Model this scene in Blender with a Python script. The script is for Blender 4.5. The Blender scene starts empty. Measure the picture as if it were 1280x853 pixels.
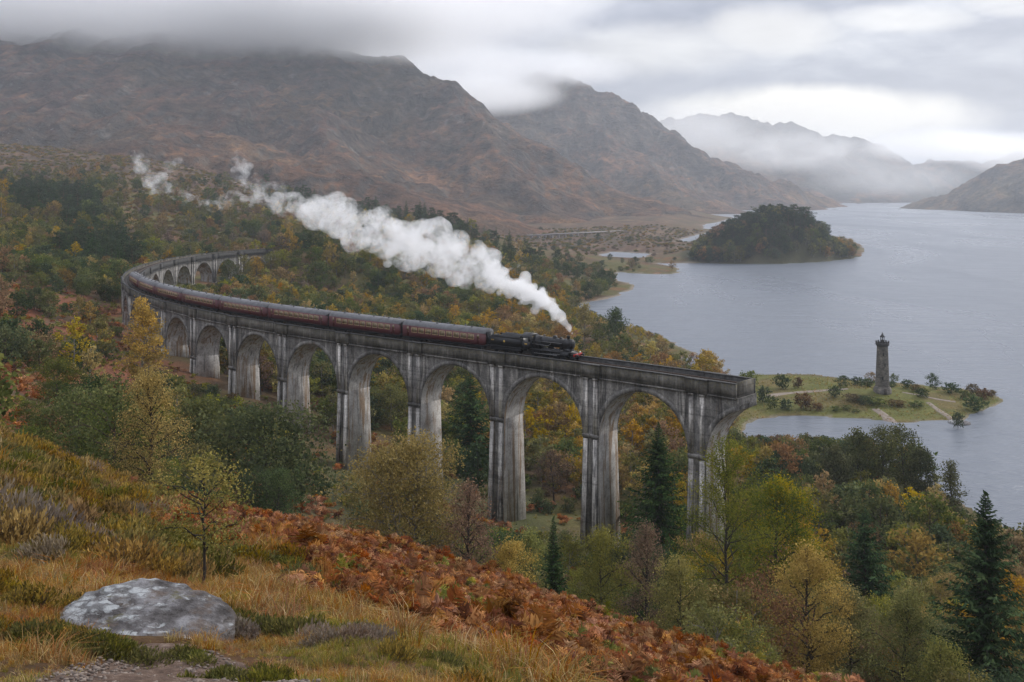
import bpy, bmesh, math, random
import numpy as np
from mathutils import Vector, Matrix, Euler

S = bpy.context.scene
COL = S.collection
R = math.radians
PI = math.pi

# ------------------------------------------------------------------ camera
F, CX, HY, CZ = 1244.0, 640.0, 235.0, 64.0      # focal length in photo pixels, optical axis, eye height above the loch
cam_d = bpy.data.cameras.new('camera')
cam = bpy.data.objects.new('camera', cam_d)
COL.objects.link(cam)
cam.location = (0, 0, CZ)
cam.rotation_euler = (R(90), 0, 0)
cam_d.sensor_width = 36
cam_d.lens = F / 1280 * 36
cam_d.shift_y = -(426.5 - HY) / 1280            # architectural (rising front) lens, verticals stay vertical
cam_d.clip_start = 0.2
cam_d.clip_end = 40000
S.camera = cam

# ------------------------------------------------------------------ sun, sky, exposure
SUN_EL, SUN_AZ = R(34), R(52)                     # azimuth from +Y towards +X: behind the cloud gap over the loch
sun_d = bpy.data.lights.new('sun', 'SUN')
sun = bpy.data.objects.new('sun', sun_d)
COL.objects.link(sun)
sun_d.energy = 1.5
sun_d.angle = R(10)
sun_d.color = (1.0, 0.96, 0.9)
sdir = Vector((math.sin(SUN_AZ) * math.cos(SUN_EL), math.cos(SUN_AZ) * math.cos(SUN_EL), math.sin(SUN_EL)))
sun.rotation_euler = sdir.to_track_quat('Z', 'Y').to_euler()
sun.location = (0, 0, 900)

S.view_settings.view_transform = 'Standard'
S.view_settings.look = 'None'
S.view_settings.exposure = 1.0
S.view_settings.gamma = 1.0
S.view_settings.use_curve_mapping = False
S.cycles.use_denoising = True
S.cycles.max_bounces = 10
S.cycles.diffuse_bounces = 3
S.cycles.glossy_bounces = 2
S.cycles.transmission_bounces = 3
S.cycles.volume_bounces = 8
S.cycles.transparent_max_bounces = 6
S.cycles.volume_step_rate = 1.0
S.cycles.volume_max_steps = 256


class NT:
    """small node-tree writer"""
    def __init__(s, tree):
        s.t = tree
        s.n = tree.nodes
        s.l = tree.links

    def add(s, kind, **kw):
        nd = s.n.new(kind)
        for k, v in kw.items():
            setattr(nd, k, v)
        return nd

    def put(s, sock, v):
        if v is None:
            return
        if hasattr(v, 'is_output') or isinstance(v, bpy.types.NodeSocket):
            s.l.new(v, sock)
        else:
            if sock.type == 'RGBA' and len(v) == 3:
                v = (*v, 1)
            sock.default_value = v

    def noise(s, vec=None, scale=5, detail=4, rough=0.55, lac=2.0, dist=0.0, dims='3D'):
        nd = s.add('ShaderNodeTexNoise', noise_dimensions=dims)
        s.put(nd.inputs['Vector'], vec)
        nd.inputs['Scale'].default_value = scale
        nd.inputs['Detail'].default_value = detail
        nd.inputs['Roughness'].default_value = rough
        nd.inputs['Lacunarity'].default_value = lac
        nd.inputs['Distortion'].default_value = dist
        return nd.outputs[0]

    def ramp(s, fac, stops, interp='LINEAR'):
        nd = s.add('ShaderNodeValToRGB')
        cr = nd.color_ramp
        cr.interpolation = interp
        while len(cr.elements) < len(stops):
            cr.elements.new(0.5)
        for e, (p, c) in zip(cr.elements, stops):
            e.position = p
            e.color = (c, c, c, 1) if isinstance(c, (int, float)) else (*c, 1)
        s.put(nd.inputs[0], fac)
        return nd.outputs[0]

    def math(s, op, a, b=None, c=None, clamp=False):
        nd = s.add('ShaderNodeMath', operation=op, use_clamp=clamp)
        for i, v in enumerate((a, b, c)):
            if v is not None:
                s.put(nd.inputs[i], v)
        return nd.outputs[0]

    def vmath(s, op, a, b=None, scale=None):
        nd = s.add('ShaderNodeVectorMath', operation=op)
        s.put(nd.inputs[0], a)
        if b is not None:
            s.put(nd.inputs[1], b)
        if scale is not None:
            s.put(nd.inputs[3], scale)
        return nd.outputs[1] if op in ('DOT_PRODUCT', 'LENGTH') else nd.outputs[0]

    def mix(s, fac, a, b, blend='MIX'):
        nd = s.add('ShaderNodeMix', data_type='RGBA', blend_type=blend)
        s.put(nd.inputs[0], fac)
        s.put(nd.inputs[6], a)
        s.put(nd.inputs[7], b)
        return nd.outputs[2]

    def maprange(s, v, a, b, c=0.0, d=1.0, smooth=False):
        nd = s.add('ShaderNodeMapRange')
        if smooth:
            nd.interpolation_type = 'SMOOTHSTEP'
        for i, x in enumerate((v, a, b, c, d)):
            s.put(nd.inputs[i], x)
        return nd.outputs[0]

    def sep(s, v):
        nd = s.add('ShaderNodeSeparateXYZ')
        s.put(nd.inputs[0], v)
        return nd.outputs

    def comb(s, x, y, z):
        nd = s.add('ShaderNodeCombineXYZ')
        for i, v in enumerate((x, y, z)):
            s.put(nd.inputs[i], v)
        return nd.outputs[0]


# overcast sky: Nishita under a deck of grey cloud with pale gaps over the far loch
world = bpy.data.worlds.new('World')
S.world = world
world.use_nodes = True
w = NT(world.node_tree)
w.n.clear()
tc = w.add('ShaderNodeTexCoord').outputs['Generated']
nish = w.add('ShaderNodeTexSky', sky_type='NISHITA', sun_disc=False, sun_elevation=SUN_EL, sun_rotation=SUN_AZ)
nish.air_density = 1.0
nish.dust_density = 2.0
dx, dy, dz = w.sep(tc)
up = w.math('ADD', w.math('MAXIMUM', dz, 0.0), 0.16)
flat = w.comb(w.math('DIVIDE', dx, up), w.math('DIVIDE', dy, up), 0.0)
n_big = w.noise(w.vmath('ADD', w.vmath('MULTIPLY', tc, (4.6, 4.6, 13.0)), (3.1, 1.7, 0)), 1.0, 5, 0.55, dist=0.5)
n_mid = w.noise(w.vmath('MULTIPLY', tc, (13, 13, 34)), 1.0, 6, 0.6, dist=0.6)
cl = w.math('ADD', w.math('MULTIPLY', n_big, 0.7), w.math('MULTIPLY', n_mid, 0.3))
cloud = w.ramp(cl, [(0.37, (1.38, 1.46, 1.8)), (0.47, (1.9, 1.98, 2.32)), (0.55, (2.55, 2.63, 2.9)), (0.66, (3.6, 3.6, 3.75))])
ym = w.math('MAXIMUM', dy, 0.08)
ta = w.math('DIVIDE', dx, ym)
te = w.math('DIVIDE', dz, ym)
wob = w.math('MULTIPLY', w.math('SUBTRACT', w.noise(tc, 9, 5, 0.62), 0.5), 1.7)


def gap(ca, ce, ra, re):
    a = w.math('DIVIDE', w.math('SUBTRACT', ta, ca), ra)
    e = w.math('DIVIDE', w.math('SUBTRACT', te, ce), re)
    r2 = w.math('ADD', w.math('MULTIPLY', a, a), w.math('MULTIPLY', e, e))
    return w.maprange(w.math('ADD', r2, wob), 0.05, 1.5, 1.0, 0.0, True)


g = w.math('MULTIPLY', gap(0.300, 0.072, 0.170, 0.030), 1.25)
g = w.math('MAXIMUM', g, w.math('MULTIPLY', gap(0.262, 0.158, 0.075, 0.026), 0.5))
g = w.math('MAXIMUM', g, w.math('MULTIPLY', gap(0.385, 0.170, 0.075, 0.015), 0.42))
g = w.math('MAXIMUM', g, w.math('MULTIPLY', gap(0.505, 0.184, 0.05, 0.012), 0.3))
g = w.math('MINIMUM', g, 1.0)
g = w.math('MAXIMUM', g, w.math('MULTIPLY', gap(0.135, 0.140, 0.11, 0.03), 0.38))
col = w.mix(g, cloud, (5.0, 4.8, 4.45))
# an overcast sky grows brighter towards the zenith (the CIE rule: 1 + 2 sin elevation)
col = w.vmath('SCALE', col, scale=w.math('ADD', w.math('MULTIPLY', w.math('MAXIMUM', dz, 0.0), 2.0), 0.78))
tot = w.mix(0.94, nish.outputs[0], col)
bg = w.add('ShaderNodeBackground')
w.put(bg.inputs['Color'], tot)
bg.inputs['Strength'].default_value = 0.115
w.l.new(bg.outputs[0], w.add('ShaderNodeOutputWorld').inputs['Surface'])

# ------------------------------------------------------------------ helpers
RNG = np.random.default_rng(7)


def P(x, y, d):
    return Vector(((x - CX) / F * d, d, CZ - (y - HY) / F * d))


def onz(x, y, z=0.0):
    d = (CZ - z) * F / (y - HY)
    return ((x - CX) / F * d, d)


def px_of(X, Y, Z):
    return CX + F * X / Y, HY + F * (CZ - Z) / Y


def tag(o, label=None, cat=None, group=None, kind=None):
    if label:
        o['label'] = label
    if cat:
        o['category'] = cat
    if group:
        o['group'] = group
    if kind:
        o['kind'] = kind
    return o


def empty(name, loc=(0, 0, 0), rz=0.0):
    o = bpy.data.objects.new(name, None)
    o.empty_display_size = 0.3
    o.location = loc
    o.rotation_euler = (0, 0, rz)
    COL.objects.link(o)
    return o


def link(name, me, parent=None, col=COL):
    o = bpy.data.objects.new(name, me)
    if col is not None:
        col.objects.link(o)
    if parent is not None:
        o.parent = parent
    return o


def _h(ix, iy, seed):
    x = (ix.astype(np.int64) * 374761393 + iy.astype(np.int64) * 668265263 + seed * 2246822519) & 0xFFFFFFFF
    x = ((x ^ (x >> 13)) * 1274126177) & 0xFFFFFFFF
    x = ((x ^ (x >> 16)) * 2654435761) & 0xFFFFFFFF
    return ((x ^ (x >> 15)) & 0xFFFFFF) / float(0xFFFFFF)


def vnoise(x, y, seed=0):
    x = np.asarray(x, float)
    y = np.asarray(y, float)
    ix, iy = np.floor(x), np.floor(y)
    fx, fy = x - ix, y - iy
    u = fx * fx * fx * (fx * (fx * 6 - 15) + 10)
    v = fy * fy * fy * (fy * (fy * 6 - 15) + 10)
    a, b = _h(ix, iy, seed), _h(ix + 1, iy, seed)
    c, d = _h(ix, iy + 1, seed), _h(ix + 1, iy + 1, seed)
    return (a * (1 - u) + b * u) * (1 - v) + (c * (1 - u) + d * u) * v


def fbm(x, y, octv=5, seed=0, gain=0.5, ridged=False):
    """about -1..1 (ridged: 0..1)"""
    t = np.zeros_like(np.asarray(x, float))
    amp, tot = 1.0, 0.0
    ca, sa = math.cos(0.6), math.sin(0.6)
    for k in range(octv):
        n = vnoise(x, y, seed + k * 17) * 2 - 1
        t = t + amp * ((1 - np.abs(n)) if ridged else n)
        tot += amp
        amp *= gain
        x, y = (x * ca - y * sa) * 2.03 + 11.3, (x * sa + y * ca) * 2.03 + 4.7
    return t / tot


def sstep(a, b, x):
    t = np.clip((x - a) / (b - a), 0, 1)
    return t * t * (3 - 2 * t)


class Acc:
    """collects vertices, faces, colours and material slots, then links ONE mesh"""
    def __init__(s):
        s.V, s.C, s.Q, s.T, s.QM, s.TM = [], [], [], [], [], []
        s.n = 0

    def add(s, V, quads=None, tris=None, col=(1, 1, 1), m=0):
        V = np.asarray(V, float).reshape(-1, 3)
        c = np.asarray(col, float)
        if c.ndim == 1:
            c = np.tile(c, (len(V), 1))
        s.V.append(V)
        s.C.append(c)
        if quads is not None and len(quads):
            q = np.asarray(quads, np.int64).reshape(-1, 4)
            s.Q.append(q + s.n)
            s.QM.append(np.full(len(q), m))
        if tris is not None and len(tris):
            t = np.asarray(tris, np.int64).reshape(-1, 3)
            s.T.append(t + s.n)
            s.TM.append(np.full(len(t), m))
        s.n += len(V)

    def join(s, o, M=None, colmul=None):
        for V, C in zip(o.V, o.C):
            if M is not None:
                V = V @ np.array(M.to_3x3()).T + np.array(M.translation)
            s.V.append(V)
            s.C.append(C if colmul is None else C * colmul)
        s.Q += [q + s.n for q in o.Q]
        s.T += [t + s.n for t in o.T]
        s.QM += o.QM
        s.TM += o.TM
        s.n += o.n

    def box(s, c, size, rot=None, m=0, col=(1, 1, 1)):
        hx, hy, hz = (v / 2 for v in size)
        v = np.array([(x, y, z) for x in (-hx, hx) for y in (-hy, hy) for z in (-hz, hz)])
        if rot is not None:
            v = v @ np.array(Euler(rot).to_matrix()).T
        s.add(v + np.array(c), [(0, 1, 3, 2), (4, 6, 7, 5), (0, 4, 5, 1), (2, 3, 7, 6), (0, 2, 6, 4), (1, 5, 7, 3)], m=m, col=col)

    def hexa(s, v8, m=0, col=(1, 1, 1)):
        """v8: bottom ring of four, then top ring of four, same order"""
        s.add(v8, [(3, 2, 1, 0), (4, 5, 6, 7), (0, 1, 5, 4), (1, 2, 6, 5), (2, 3, 7, 6), (3, 0, 4, 7)], m=m, col=col)

    def tube(s, pts, rad, n=6, cap=True, m=0, col=(1, 1, 1)):
        pts = np.asarray(pts, float)
        rad = np.broadcast_to(np.asarray(rad, float), (len(pts),))
        t = np.gradient(pts, axis=0)
        t /= np.linalg.norm(t, axis=1)[:, None] + 1e-9
        ref = np.where(np.abs(t[:, 2:3]) > 0.9, np.array([[1.0, 0, 0]]), np.array([[0, 0, 1.0]]))
        if np.ptp(np.abs(t[:, 2])) > 0.2:
            ref = np.tile(np.array([[0.92, 0.31, 0.24]]), (len(pts), 1))
        a = np.cross(t, ref)
        a /= np.linalg.norm(a, axis=1)[:, None] + 1e-9
        b = np.cross(t, a)
        ang = np.arange(n) * 2 * PI / n
        V = pts[:, None, :] + rad[:, None, None] * (np.cos(ang)[None, :, None] * a[:, None, :] + np.sin(ang)[None, :, None] * b[:, None, :])
        k = len(pts)
        i, j = np.meshgrid(np.arange(k - 1), np.arange(n), indexing='ij')
        q = np.stack([i * n + j, i * n + (j + 1) % n, (i + 1) * n + (j + 1) % n, (i + 1) * n + j], -1).reshape(-1, 4)
        V = V.reshape(-1, 3)
        tr = []
        if cap:
            V = np.vstack([V, pts[0], pts[-1]])
            for jj in range(n):
                tr.append((k * n, (jj + 1) % n, jj))
                tr.append((k * n + 1, (k - 1) * n + jj, (k - 1) * n + (jj + 1) % n))
        s.add(V, q, tr, m=m, col=col)

    def lathe(s, prof, c=(0, 0, 0), n=24, m=0, col=(1, 1, 1), phase=0.0):
        """prof: (radius, z) from the bottom up"""
        prof = np.asarray(prof, float)
        ang = np.arange(n) * 2 * PI / n + phase
        V = np.stack([prof[:, 0:1] * np.cos(ang), prof[:, 0:1] * np.sin(ang), np.repeat(prof[:, 1:2], n, 1)], -1).reshape(-1, 3) + np.array(c)
        k = len(prof)
        q = [(i * n + j, i * n + (j + 1) % n, (i + 1) * n + (j + 1) % n, (i + 1) * n + j) for i in range(k - 1) for j in range(n)]
        s.add(V, q, m=m, col=col)

    def loft(s, rings, m=0, col=(1, 1, 1), caps=True, closed=True):
        """rings: (k, n, 3)"""
        rg = np.asarray(rings, float)
        k, n = rg.shape[:2]
        q = [(i * n + j, i * n + (j + 1) % n, (i + 1) * n + (j + 1) % n, (i + 1) * n + j) for i in range(k - 1) for j in range(n if closed else n - 1)]
        V = rg.reshape(-1, 3)
        tr = []
        if caps:
            V = np.vstack([V, rg[0].mean(0), rg[-1].mean(0)])
            for j in range(n):
                tr.append((k * n, (j + 1) % n, j))
                tr.append((k * n + 1, (k - 1) * n + j, (k - 1) * n + (j + 1) % n))
        s.add(V, q, tr, m=m, col=col)

    def mesh(s, name, mats, smooth=False):
        me = bpy.data.meshes.new(name)
        V = np.vstack(s.V)
        Q = np.vstack(s.Q) if s.Q else np.zeros((0, 4), np.int64)
        T = np.vstack(s.T) if s.T else np.zeros((0, 3), np.int64)
        mi = np.concatenate(([np.concatenate(s.QM)] if s.QM else []) + ([np.concatenate(s.TM)] if s.TM else []))
        me.vertices.add(len(V))
        me.vertices.foreach_set('co', V.astype(np.float32).ravel())
        li = np.concatenate([Q.ravel(), T.ravel()]).astype(np.int32)
        me.loops.add(len(li))
        me.loops.foreach_set('vertex_index', li)
        nq, nt_ = len(Q), len(T)
        me.polygons.add(nq + nt_)
        st = np.concatenate([np.arange(nq) * 4, nq * 4 + np.arange(nt_) * 3]).astype(np.int32)
        me.polygons.foreach_set('loop_start', st)
        me.polygons.foreach_set('material_index', mi.astype(np.int32))
        if smooth:
            me.polygons.foreach_set('use_smooth', np.ones(nq + nt_, bool))
        at = me.attributes.new('tint', 'FLOAT_COLOR', 'POINT')
        C = np.hstack([np.vstack(s.C), np.ones((len(V), 1))])
        at.data.foreach_set('color', C.astype(np.float32).ravel())
        for m_ in (mats if isinstance(mats, (list, tuple)) else [mats]):
            me.materials.append(m_)
        me.update(calc_edges=True)
        return me

    def build(s, name, mats, parent=None, smooth=False):
        return link(name, s.mesh(name, mats, smooth), parent)


# ------------------------------------------------------------------ materials
def mat(name, rough=0.9, spec=0.25):
    m = bpy.data.materials.new(name)
    m.use_nodes = True
    k = NT(m.node_tree)
    b = m.node_tree.nodes['Principled BSDF']
    b.inputs['Roughness'].default_value = rough
    b.inputs['Specular IOR Level'].default_value = spec
    return m, k, b


def bump(k, b, h, strength=0.5, dist=0.1):
    nd = k.add('ShaderNodeBump')
    nd.inputs['Strength'].default_value = strength
    nd.inputs['Distance'].default_value = dist
    k.put(nd.inputs['Height'], h)
    k.l.new(nd.outputs[0], b.inputs['Normal'])


def plain(name, c, rough=0.6, metal=0.0, var=0.25, scale=3.0, spec=0.3):
    m, k, b = mat(name, rough, spec)
    p = k.add('ShaderNodeTexCoord').outputs['Object']
    n = k.noise(p, scale, 5, 0.6)
    lo = tuple(v * (1 - var) for v in c)
    hi = tuple(min(1, v * (1 + var)) for v in c)
    k.put(b.inputs['Base Color'], k.ramp(n, [(0.3, lo), (0.7, hi)]))
    b.inputs['Metallic'].default_value = metal
    return m


def leaf_mat(name, trans=0.3, hue=0.02, sat=0.2, val=0.3):
    """foliage: per-leaf colour from the mesh, small random shift for every plant"""
    m = bpy.data.materials.new(name)
    m.use_nodes = True
    k = NT(m.node_tree)
    k.n.clear()
    at = k.add('ShaderNodeAttribute', attribute_name='tint').outputs['Color']
    rnd = k.add('ShaderNodeObjectInfo').outputs['Random']
    r2 = k.math('FRACT', k.math('MULTIPLY', rnd, 17.31))
    r3 = k.math('FRACT', k.math('MULTIPLY', rnd, 91.7))
    hs = k.add('ShaderNodeHueSaturation')
    k.put(hs.inputs['Hue'], k.maprange(rnd, 0, 1, 0.5 - hue, 0.5 + hue))
    k.put(hs.inputs['Saturation'], k.maprange(r2, 0, 1, 1.02 - sat, 1.02 + sat))
    k.put(hs.inputs['Value'], k.maprange(r3, 0, 1, 1.3 - val, 1.3 + val))
    k.put(hs.inputs['Color'], at)
    d = k.add('ShaderNodeBsdfDiffuse')
    t = k.add('ShaderNodeBsdfTranslucent')
    k.put(d.inputs['Color'], hs.outputs[0])
    k.put(t.inputs['Color'], hs.outputs[0])
    mx = k.add('ShaderNodeMixShader')
    mx.inputs[0].default_value = trans
    k.l.new(d.outputs[0], mx.inputs[1])
    k.l.new(t.outputs[0], mx.inputs[2])
    k.l.new(mx.outputs[0], k.add('ShaderNodeOutputMaterial').inputs['Surface'])
    return m


M_LEAF = leaf_mat('leaves')
M_NEEDLE = leaf_mat('needles', 0.12, 0.012, 0.15, 0.25)
M_FERN = leaf_mat('dead bracken', 0.3, 0.012, 0.15, 0.35)
M_GRASS = leaf_mat('grass blades', 0.3, 0.015, 0.15, 0.3)


def bark_mat():
    m, k, b = mat('bark', 0.9)
    at = k.add('ShaderNodeAttribute', attribute_name='tint').outputs['Color']
    p = k.add('ShaderNodeTexCoord').outputs['Object']
    n = k.noise(k.vmath('MULTIPLY', p, (6, 6, 1.5)), 1.5, 5, 0.6)
    k.put(b.inputs['Base Color'], k.mix(1.0, at, k.ramp(n, [(0.3, 0.45), (0.65, 1.3)]), 'MULTIPLY'))
    return m


M_BARK = bark_mat()

# ------------------------------------------------------------------ the lie of the land
# each column: a bearing (photo x at the lens axis) with (distance, height as photo y); heights in between are interpolated
COLS = {
    -420: [(3, 1010), (6, 820), (10, 690), (20, 580), (32, 500), (45, 450), (70, 455), (110, 430), (160, 400), (240, 350), (330, 318), (500, 262), (700, 215), (1000, 180), (1300, 150), (2600, 180)],
    -150: [(3, 1010), (6, 840), (10, 730), (20, 620), (32, 545), (45, 508), (70, 530), (110, 480), (160, 440), (240, 390), (330, 340), (500, 275), (700, 226), (1000, 190), (1300, 165), (2600, 190)],
    0: [(3, 1010), (6, 850), (10, 760), (18, 668), (30, 590), (42, 552), (60, 570), (90, 560), (150, 470), (210, 415), (300, 352), (400, 318), (600, 262), (800, 228), (1050, 196), (1250, 180), (2600, 200)],
    150: [(3, 1010), (6, 853), (10, 780), (18, 705), (30, 638), (44, 607), (62, 640), (100, 600), (180, 500), (250, 428), (310, 398), (400, 350), (520, 312), (700, 264), (1000, 212), (1200, 189), (2600, 210)],
    300: [(3, 1010), (6, 856), (10, 795), (18, 730), (30, 667), (48, 636), (70, 690), (110, 650), (170, 560), (220, 500), (300, 425), (420, 366), (600, 310), (800, 268), (1000, 240), (1150, 224), (2600, 232)],
    450: [(3, 1015), (6, 866), (10, 812), (18, 752), (30, 700), (50, 670), (75, 740), (120, 690), (170, 622), (190, 602), (250, 512), (350, 430), (500, 368), (700, 305), (900, 260), (1000, 258), (1200, 280), (2600, 250)],
    560: [(3, 1020), (6, 890), (10, 838), (18, 785), (30, 732), (50, 694), (75, 770), (115, 715), (170, 640), (210, 580), (300, 470), (420, 400), (550, 350), (720, 302), (870, 278), (1000, 296), (1250, 286), (2600, 258)],
    640: [(3, 1030), (6, 915), (10, 862), (18, 810), (30, 758), (49, 718), (74, 795), (110, 765), (170, 662), (240, 552), (340, 455), (480, 385), (640, 325), (780, 302), (900, 309), (1050, 308), (1200, 300), (1300, 293), (1420, 288), (2600, 258)],
    720: [(3, 1040), (6, 940), (10, 890), (18, 840), (30, 790), (47, 748), (72, 825), (110, 790), (160, 680), (230, 570), (330, 470), (480, 394), (600, 354), (720, 332), (850, 322), (1000, 312), (1200, 301), (1300, 295), (1420, 288), (2600, 258)],
    800: [(3, 1060), (6, 970), (10, 915), (18, 865), (30, 818), (44, 780), (68, 860), (110, 806), (150, 722), (210, 600), (300, 488), (400, 428), (480, 395), (640, 358), (850, 326), (1000, 310), (1300, 286), (2600, 258)],
    880: [(3, 1080), (6, 1000), (10, 940), (18, 890), (30, 842), (42, 802), (64, 890), (105, 824), (145, 735), (200, 616), (290, 495), (400, 430), (480, 398), (640, 356), (850, 325), (1000, 308), (1300, 286), (2600, 258)],
    950: [(3, 1090), (6, 1020), (10, 965), (18, 912), (30, 862), (40, 822), (60, 915), (100, 838), (140, 748), (180, 662), (230, 576), (290, 502), (480, 398), (640, 356), (850, 325), (1000, 308), (1300, 286), (2600, 258)],
    1110: [(3, 1130), (6, 1070), (10, 1010), (18, 950), (30, 895), (38, 862), (58, 965), (90, 895), (130, 795), (170, 690), (215, 596), (280, 512), (480, 398), (850, 325), (2600, 258)],
    1280: [(3, 1180), (6, 1120), (10, 1065), (20, 1000), (38, 925), (58, 1010), (90, 925), (130, 796), (160, 720), (200, 630), (280, 516), (480, 398), (850, 325), (2600, 258)],
    1600: [(3, 1240), (6, 1200), (12, 1130), (38, 1000), (58, 1070), (90, 960), (130, 820), (170, 700), (280, 516), (480, 398), (850, 325), (2600, 258)],
}


def _table():
    ld = np.linspace(math.log(3), math.log(3000), 420)
    cs = np.linspace(-0.90, 0.80, 341)
    xs = sorted(COLS)
    cc = np.array([(x - CX) / F for x in xs])
    rows = []
    for x in xs:
        a = np.array(COLS[x], float)
        rows.append(np.interp(ld, np.log(a[:, 0]), CZ - (a[:, 1] - HY) / F * a[:, 0]))
    rows = np.array(rows)
    T = np.empty((len(cs), len(ld)))
    for j in range(len(ld)):
        T[:, j] = np.interp(cs, cc, rows[:, j])

    def blur(A, sig, ax):
        r = int(sig * 3)
        kx = np.exp(-0.5 * (np.arange(-r, r + 1) / sig) ** 2)
        kx /= kx.sum()
        A = np.moveaxis(A, ax, 0)
        Pd = np.concatenate([np.repeat(A[:1], r, 0), A, np.repeat(A[-1:], r, 0)])
        O = sum(kx[i] * Pd[i:i + len(A)] for i in range(2 * r + 1))
        return np.moveaxis(O, 0, ax)
    T = blur(T, 3.2, 1)
    T = blur(T, 7.0, 0)
    return cs, ld, T


_CS, _LD, _TT = _table()


def prof_z(X, Y):
    Ym = np.maximum(Y, 3.0)
    c = np.clip(X / Ym, _CS[0], _CS[-1] - 1e-6)
    l = np.clip(np.log(Ym), _LD[0], _LD[-1] - 1e-6)
    fc = (c - _CS[0]) / (_CS[1] - _CS[0])
    fl = (l - _LD[0]) / (_LD[1] - _LD[0])
    i, j = fc.astype(int), fl.astype(int)
    u, v = fc - i, fl - j
    return (_TT[i, j] * (1 - u) + _TT[i + 1, j] * u) * (1 - v) + (_TT[i, j + 1] * (1 - u) + _TT[i + 1, j + 1] * u) * v


def poly(px):
    return np.array([onz(x, y) for x, y in px])


MAIN = np.vstack([
    np.array([(120.0, 60.0), (116.0, 140.0)]),
    poly([(1290, 700), (1240, 655), (1190, 622), (1140, 596), (1095, 578), (1050, 566), (1000, 559), (960, 554), (936, 549), (930, 541), (936, 532), (950, 525),
          (975, 521), (1000, 520), (1035, 522), (1060, 524), (1100, 527), (1120, 529), (1140, 528), (1165, 525), (1186, 526), (1200, 529), (1209, 527), (1212, 519), (1235, 511), (1257, 503), (1253, 498),
          (1238, 491), (1200, 485), (1172, 483), (1150, 480), (1120, 478), (1080, 477), (1045, 472), (1015, 468), (985, 466), (960, 468), (935, 469), (905, 474), (880, 469), (862, 461),
          (853, 452), (862, 446), (875, 443), (862, 437), (850, 431), (835, 424), (818, 417), (800, 412), (782, 407), (765, 401), (750, 396), (738, 390), (728, 386), (722, 381), (735, 378), (750, 376), (768, 371),
          (783, 365), (797, 359), (786, 355), (773, 350), (764, 344), (772, 340), (790, 342), (815, 343), (838, 343), (852, 340), (845, 335), (828, 331), (815, 329.5), (845, 329.5),
          (880, 329), (919, 330), (960, 330), (1000, 329), (1040, 326), (1065, 323), (1077, 320), (1081, 313), (1076, 305), (1055, 297), (1020, 292), (980, 289), (940, 288), (905, 289),
          (880, 286), (880, 281), (898, 278)]),
    np.array([(480.0, 2150.0), (300.0, 2600.0), (-3500.0, 2600.0), (-3500.0, -60.0), (120.0, -60.0)]),
])
PONDS = [poly([(748, 319), (766, 315), (790, 316.5), (814, 317.5), (806, 322), (784, 323.5), (760, 323)]),
         poly([(835, 305), (858, 298), (880, 292), (898, 290), (884, 297), (886, 302), (860, 306)])]


def sdist(Pg, X, Y):
    """signed distance to a polygon, positive inside"""
    d2 = np.full(X.shape, 1e12)
    ins = np.zeros(X.shape, bool)
    n = len(Pg)
    for i in range(n):
        ax, ay = Pg[i]
        bx, by = Pg[(i + 1) % n]
        ex, ey = bx - ax, by - ay
        t = np.clip(((X - ax) * ex + (Y - ay) * ey) / (ex * ex + ey * ey + 1e-9), 0, 1)
        d2 = np.minimum(d2, (X - ax - t * ex) ** 2 + (Y - ay - t * ey) ** 2)
        cr = ((ay > Y) != (by > Y))
        with np.errstate(divide='ignore', invalid='ignore'):
            xi = ax + (Y - ay) / (by - ay) * ex
        ins ^= cr & (X < xi)
    return np.where(ins, 1, -1) * np.sqrt(d2)


def shore(X, Y):
    sd = sdist(MAIN, X, Y)
    for pg in PONDS:
        sd = np.minimum(sd, -sdist(pg, X, Y))
    return sd + 2.2 * fbm(X / 16, Y / 16, 3, 3) * np.clip(Y / 300, 0.5, 2.0)


ISL = (243.0, 880.0)
EMB = np.array([(-110.5, 466.0), (-101.0, 478.0), (-84.0, 497.0), (-60.0, 520.0), (-20.0, 548.0)])


def ground_z(X, Y, full=False):
    X = np.asarray(X, float)
    Y = np.asarray(Y, float)
    h = prof_z(X, Y)
    d = np.hypot(X, Y)
    # island mound and the low mound under the monument
    isl = 31 * np.exp(-(np.abs((X - ISL[0] + 6) / 52) ** 2.4) - ((Y - ISL[1]) / 62) ** 2)
    h = np.where(Y > 120, np.maximum(h, 1.6), h)
    mx, my = MON
    h = h + 1.6 * np.exp(-((X - mx) ** 2 + (Y - my) ** 2) / 13.0 ** 2)
    # tussocks near, knolls and runnels further off
    near = np.exp(-d / 55)
    h = h + near * (0.42 * fbm(X / 4.5, Y / 4.5, 3, 5) + 0.16 * fbm(X / 1.3, Y / 1.3, 3, 9)) * sstep(2, 9, d)
    far = sstep(70, 260, d)
    h = h + far * np.clip((h - 1.6) / 9, 0, 1) * (3.2 * fbm(X / 60, Y / 60, 4, 21) + 1.2 * fbm(X / 17, Y / 17, 3, 23))
    em = np.full(h.shape, 1e9)
    for a, b in zip(EMB[:-1], EMB[1:]):
        e = b - a
        t = np.clip(((X - a[0]) * e[0] + (Y - a[1]) * e[1]) / (e @ e), 0, 1)
        em = np.minimum(em, np.hypot(X - a[0] - t * e[0], Y - a[1] - t * e[1]))
    h = np.maximum(h, 35.0 - 0.62 * np.maximum(em - 4.0, 0))
    sd = np.where(Y > 90, 0.0, 999.0)
    far_m = Y > 90
    if far_m.any():
        sd = sd.copy()
        sd[far_m] = shore(X[far_m], Y[far_m])
    lim = np.where(sd > 0, 0.10 + 0.075 * sd + 0.0012 * sd * sd, np.maximum(0.16 * sd, -6.0) - 0.15)
    h = np.where(sd > 0, np.minimum(h, lim), lim)
    h = h + np.clip(sd / 18, 0, 1) * isl
    return (h, sd) if full else h


MON = onz(1103, 494, 1.8)


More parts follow.
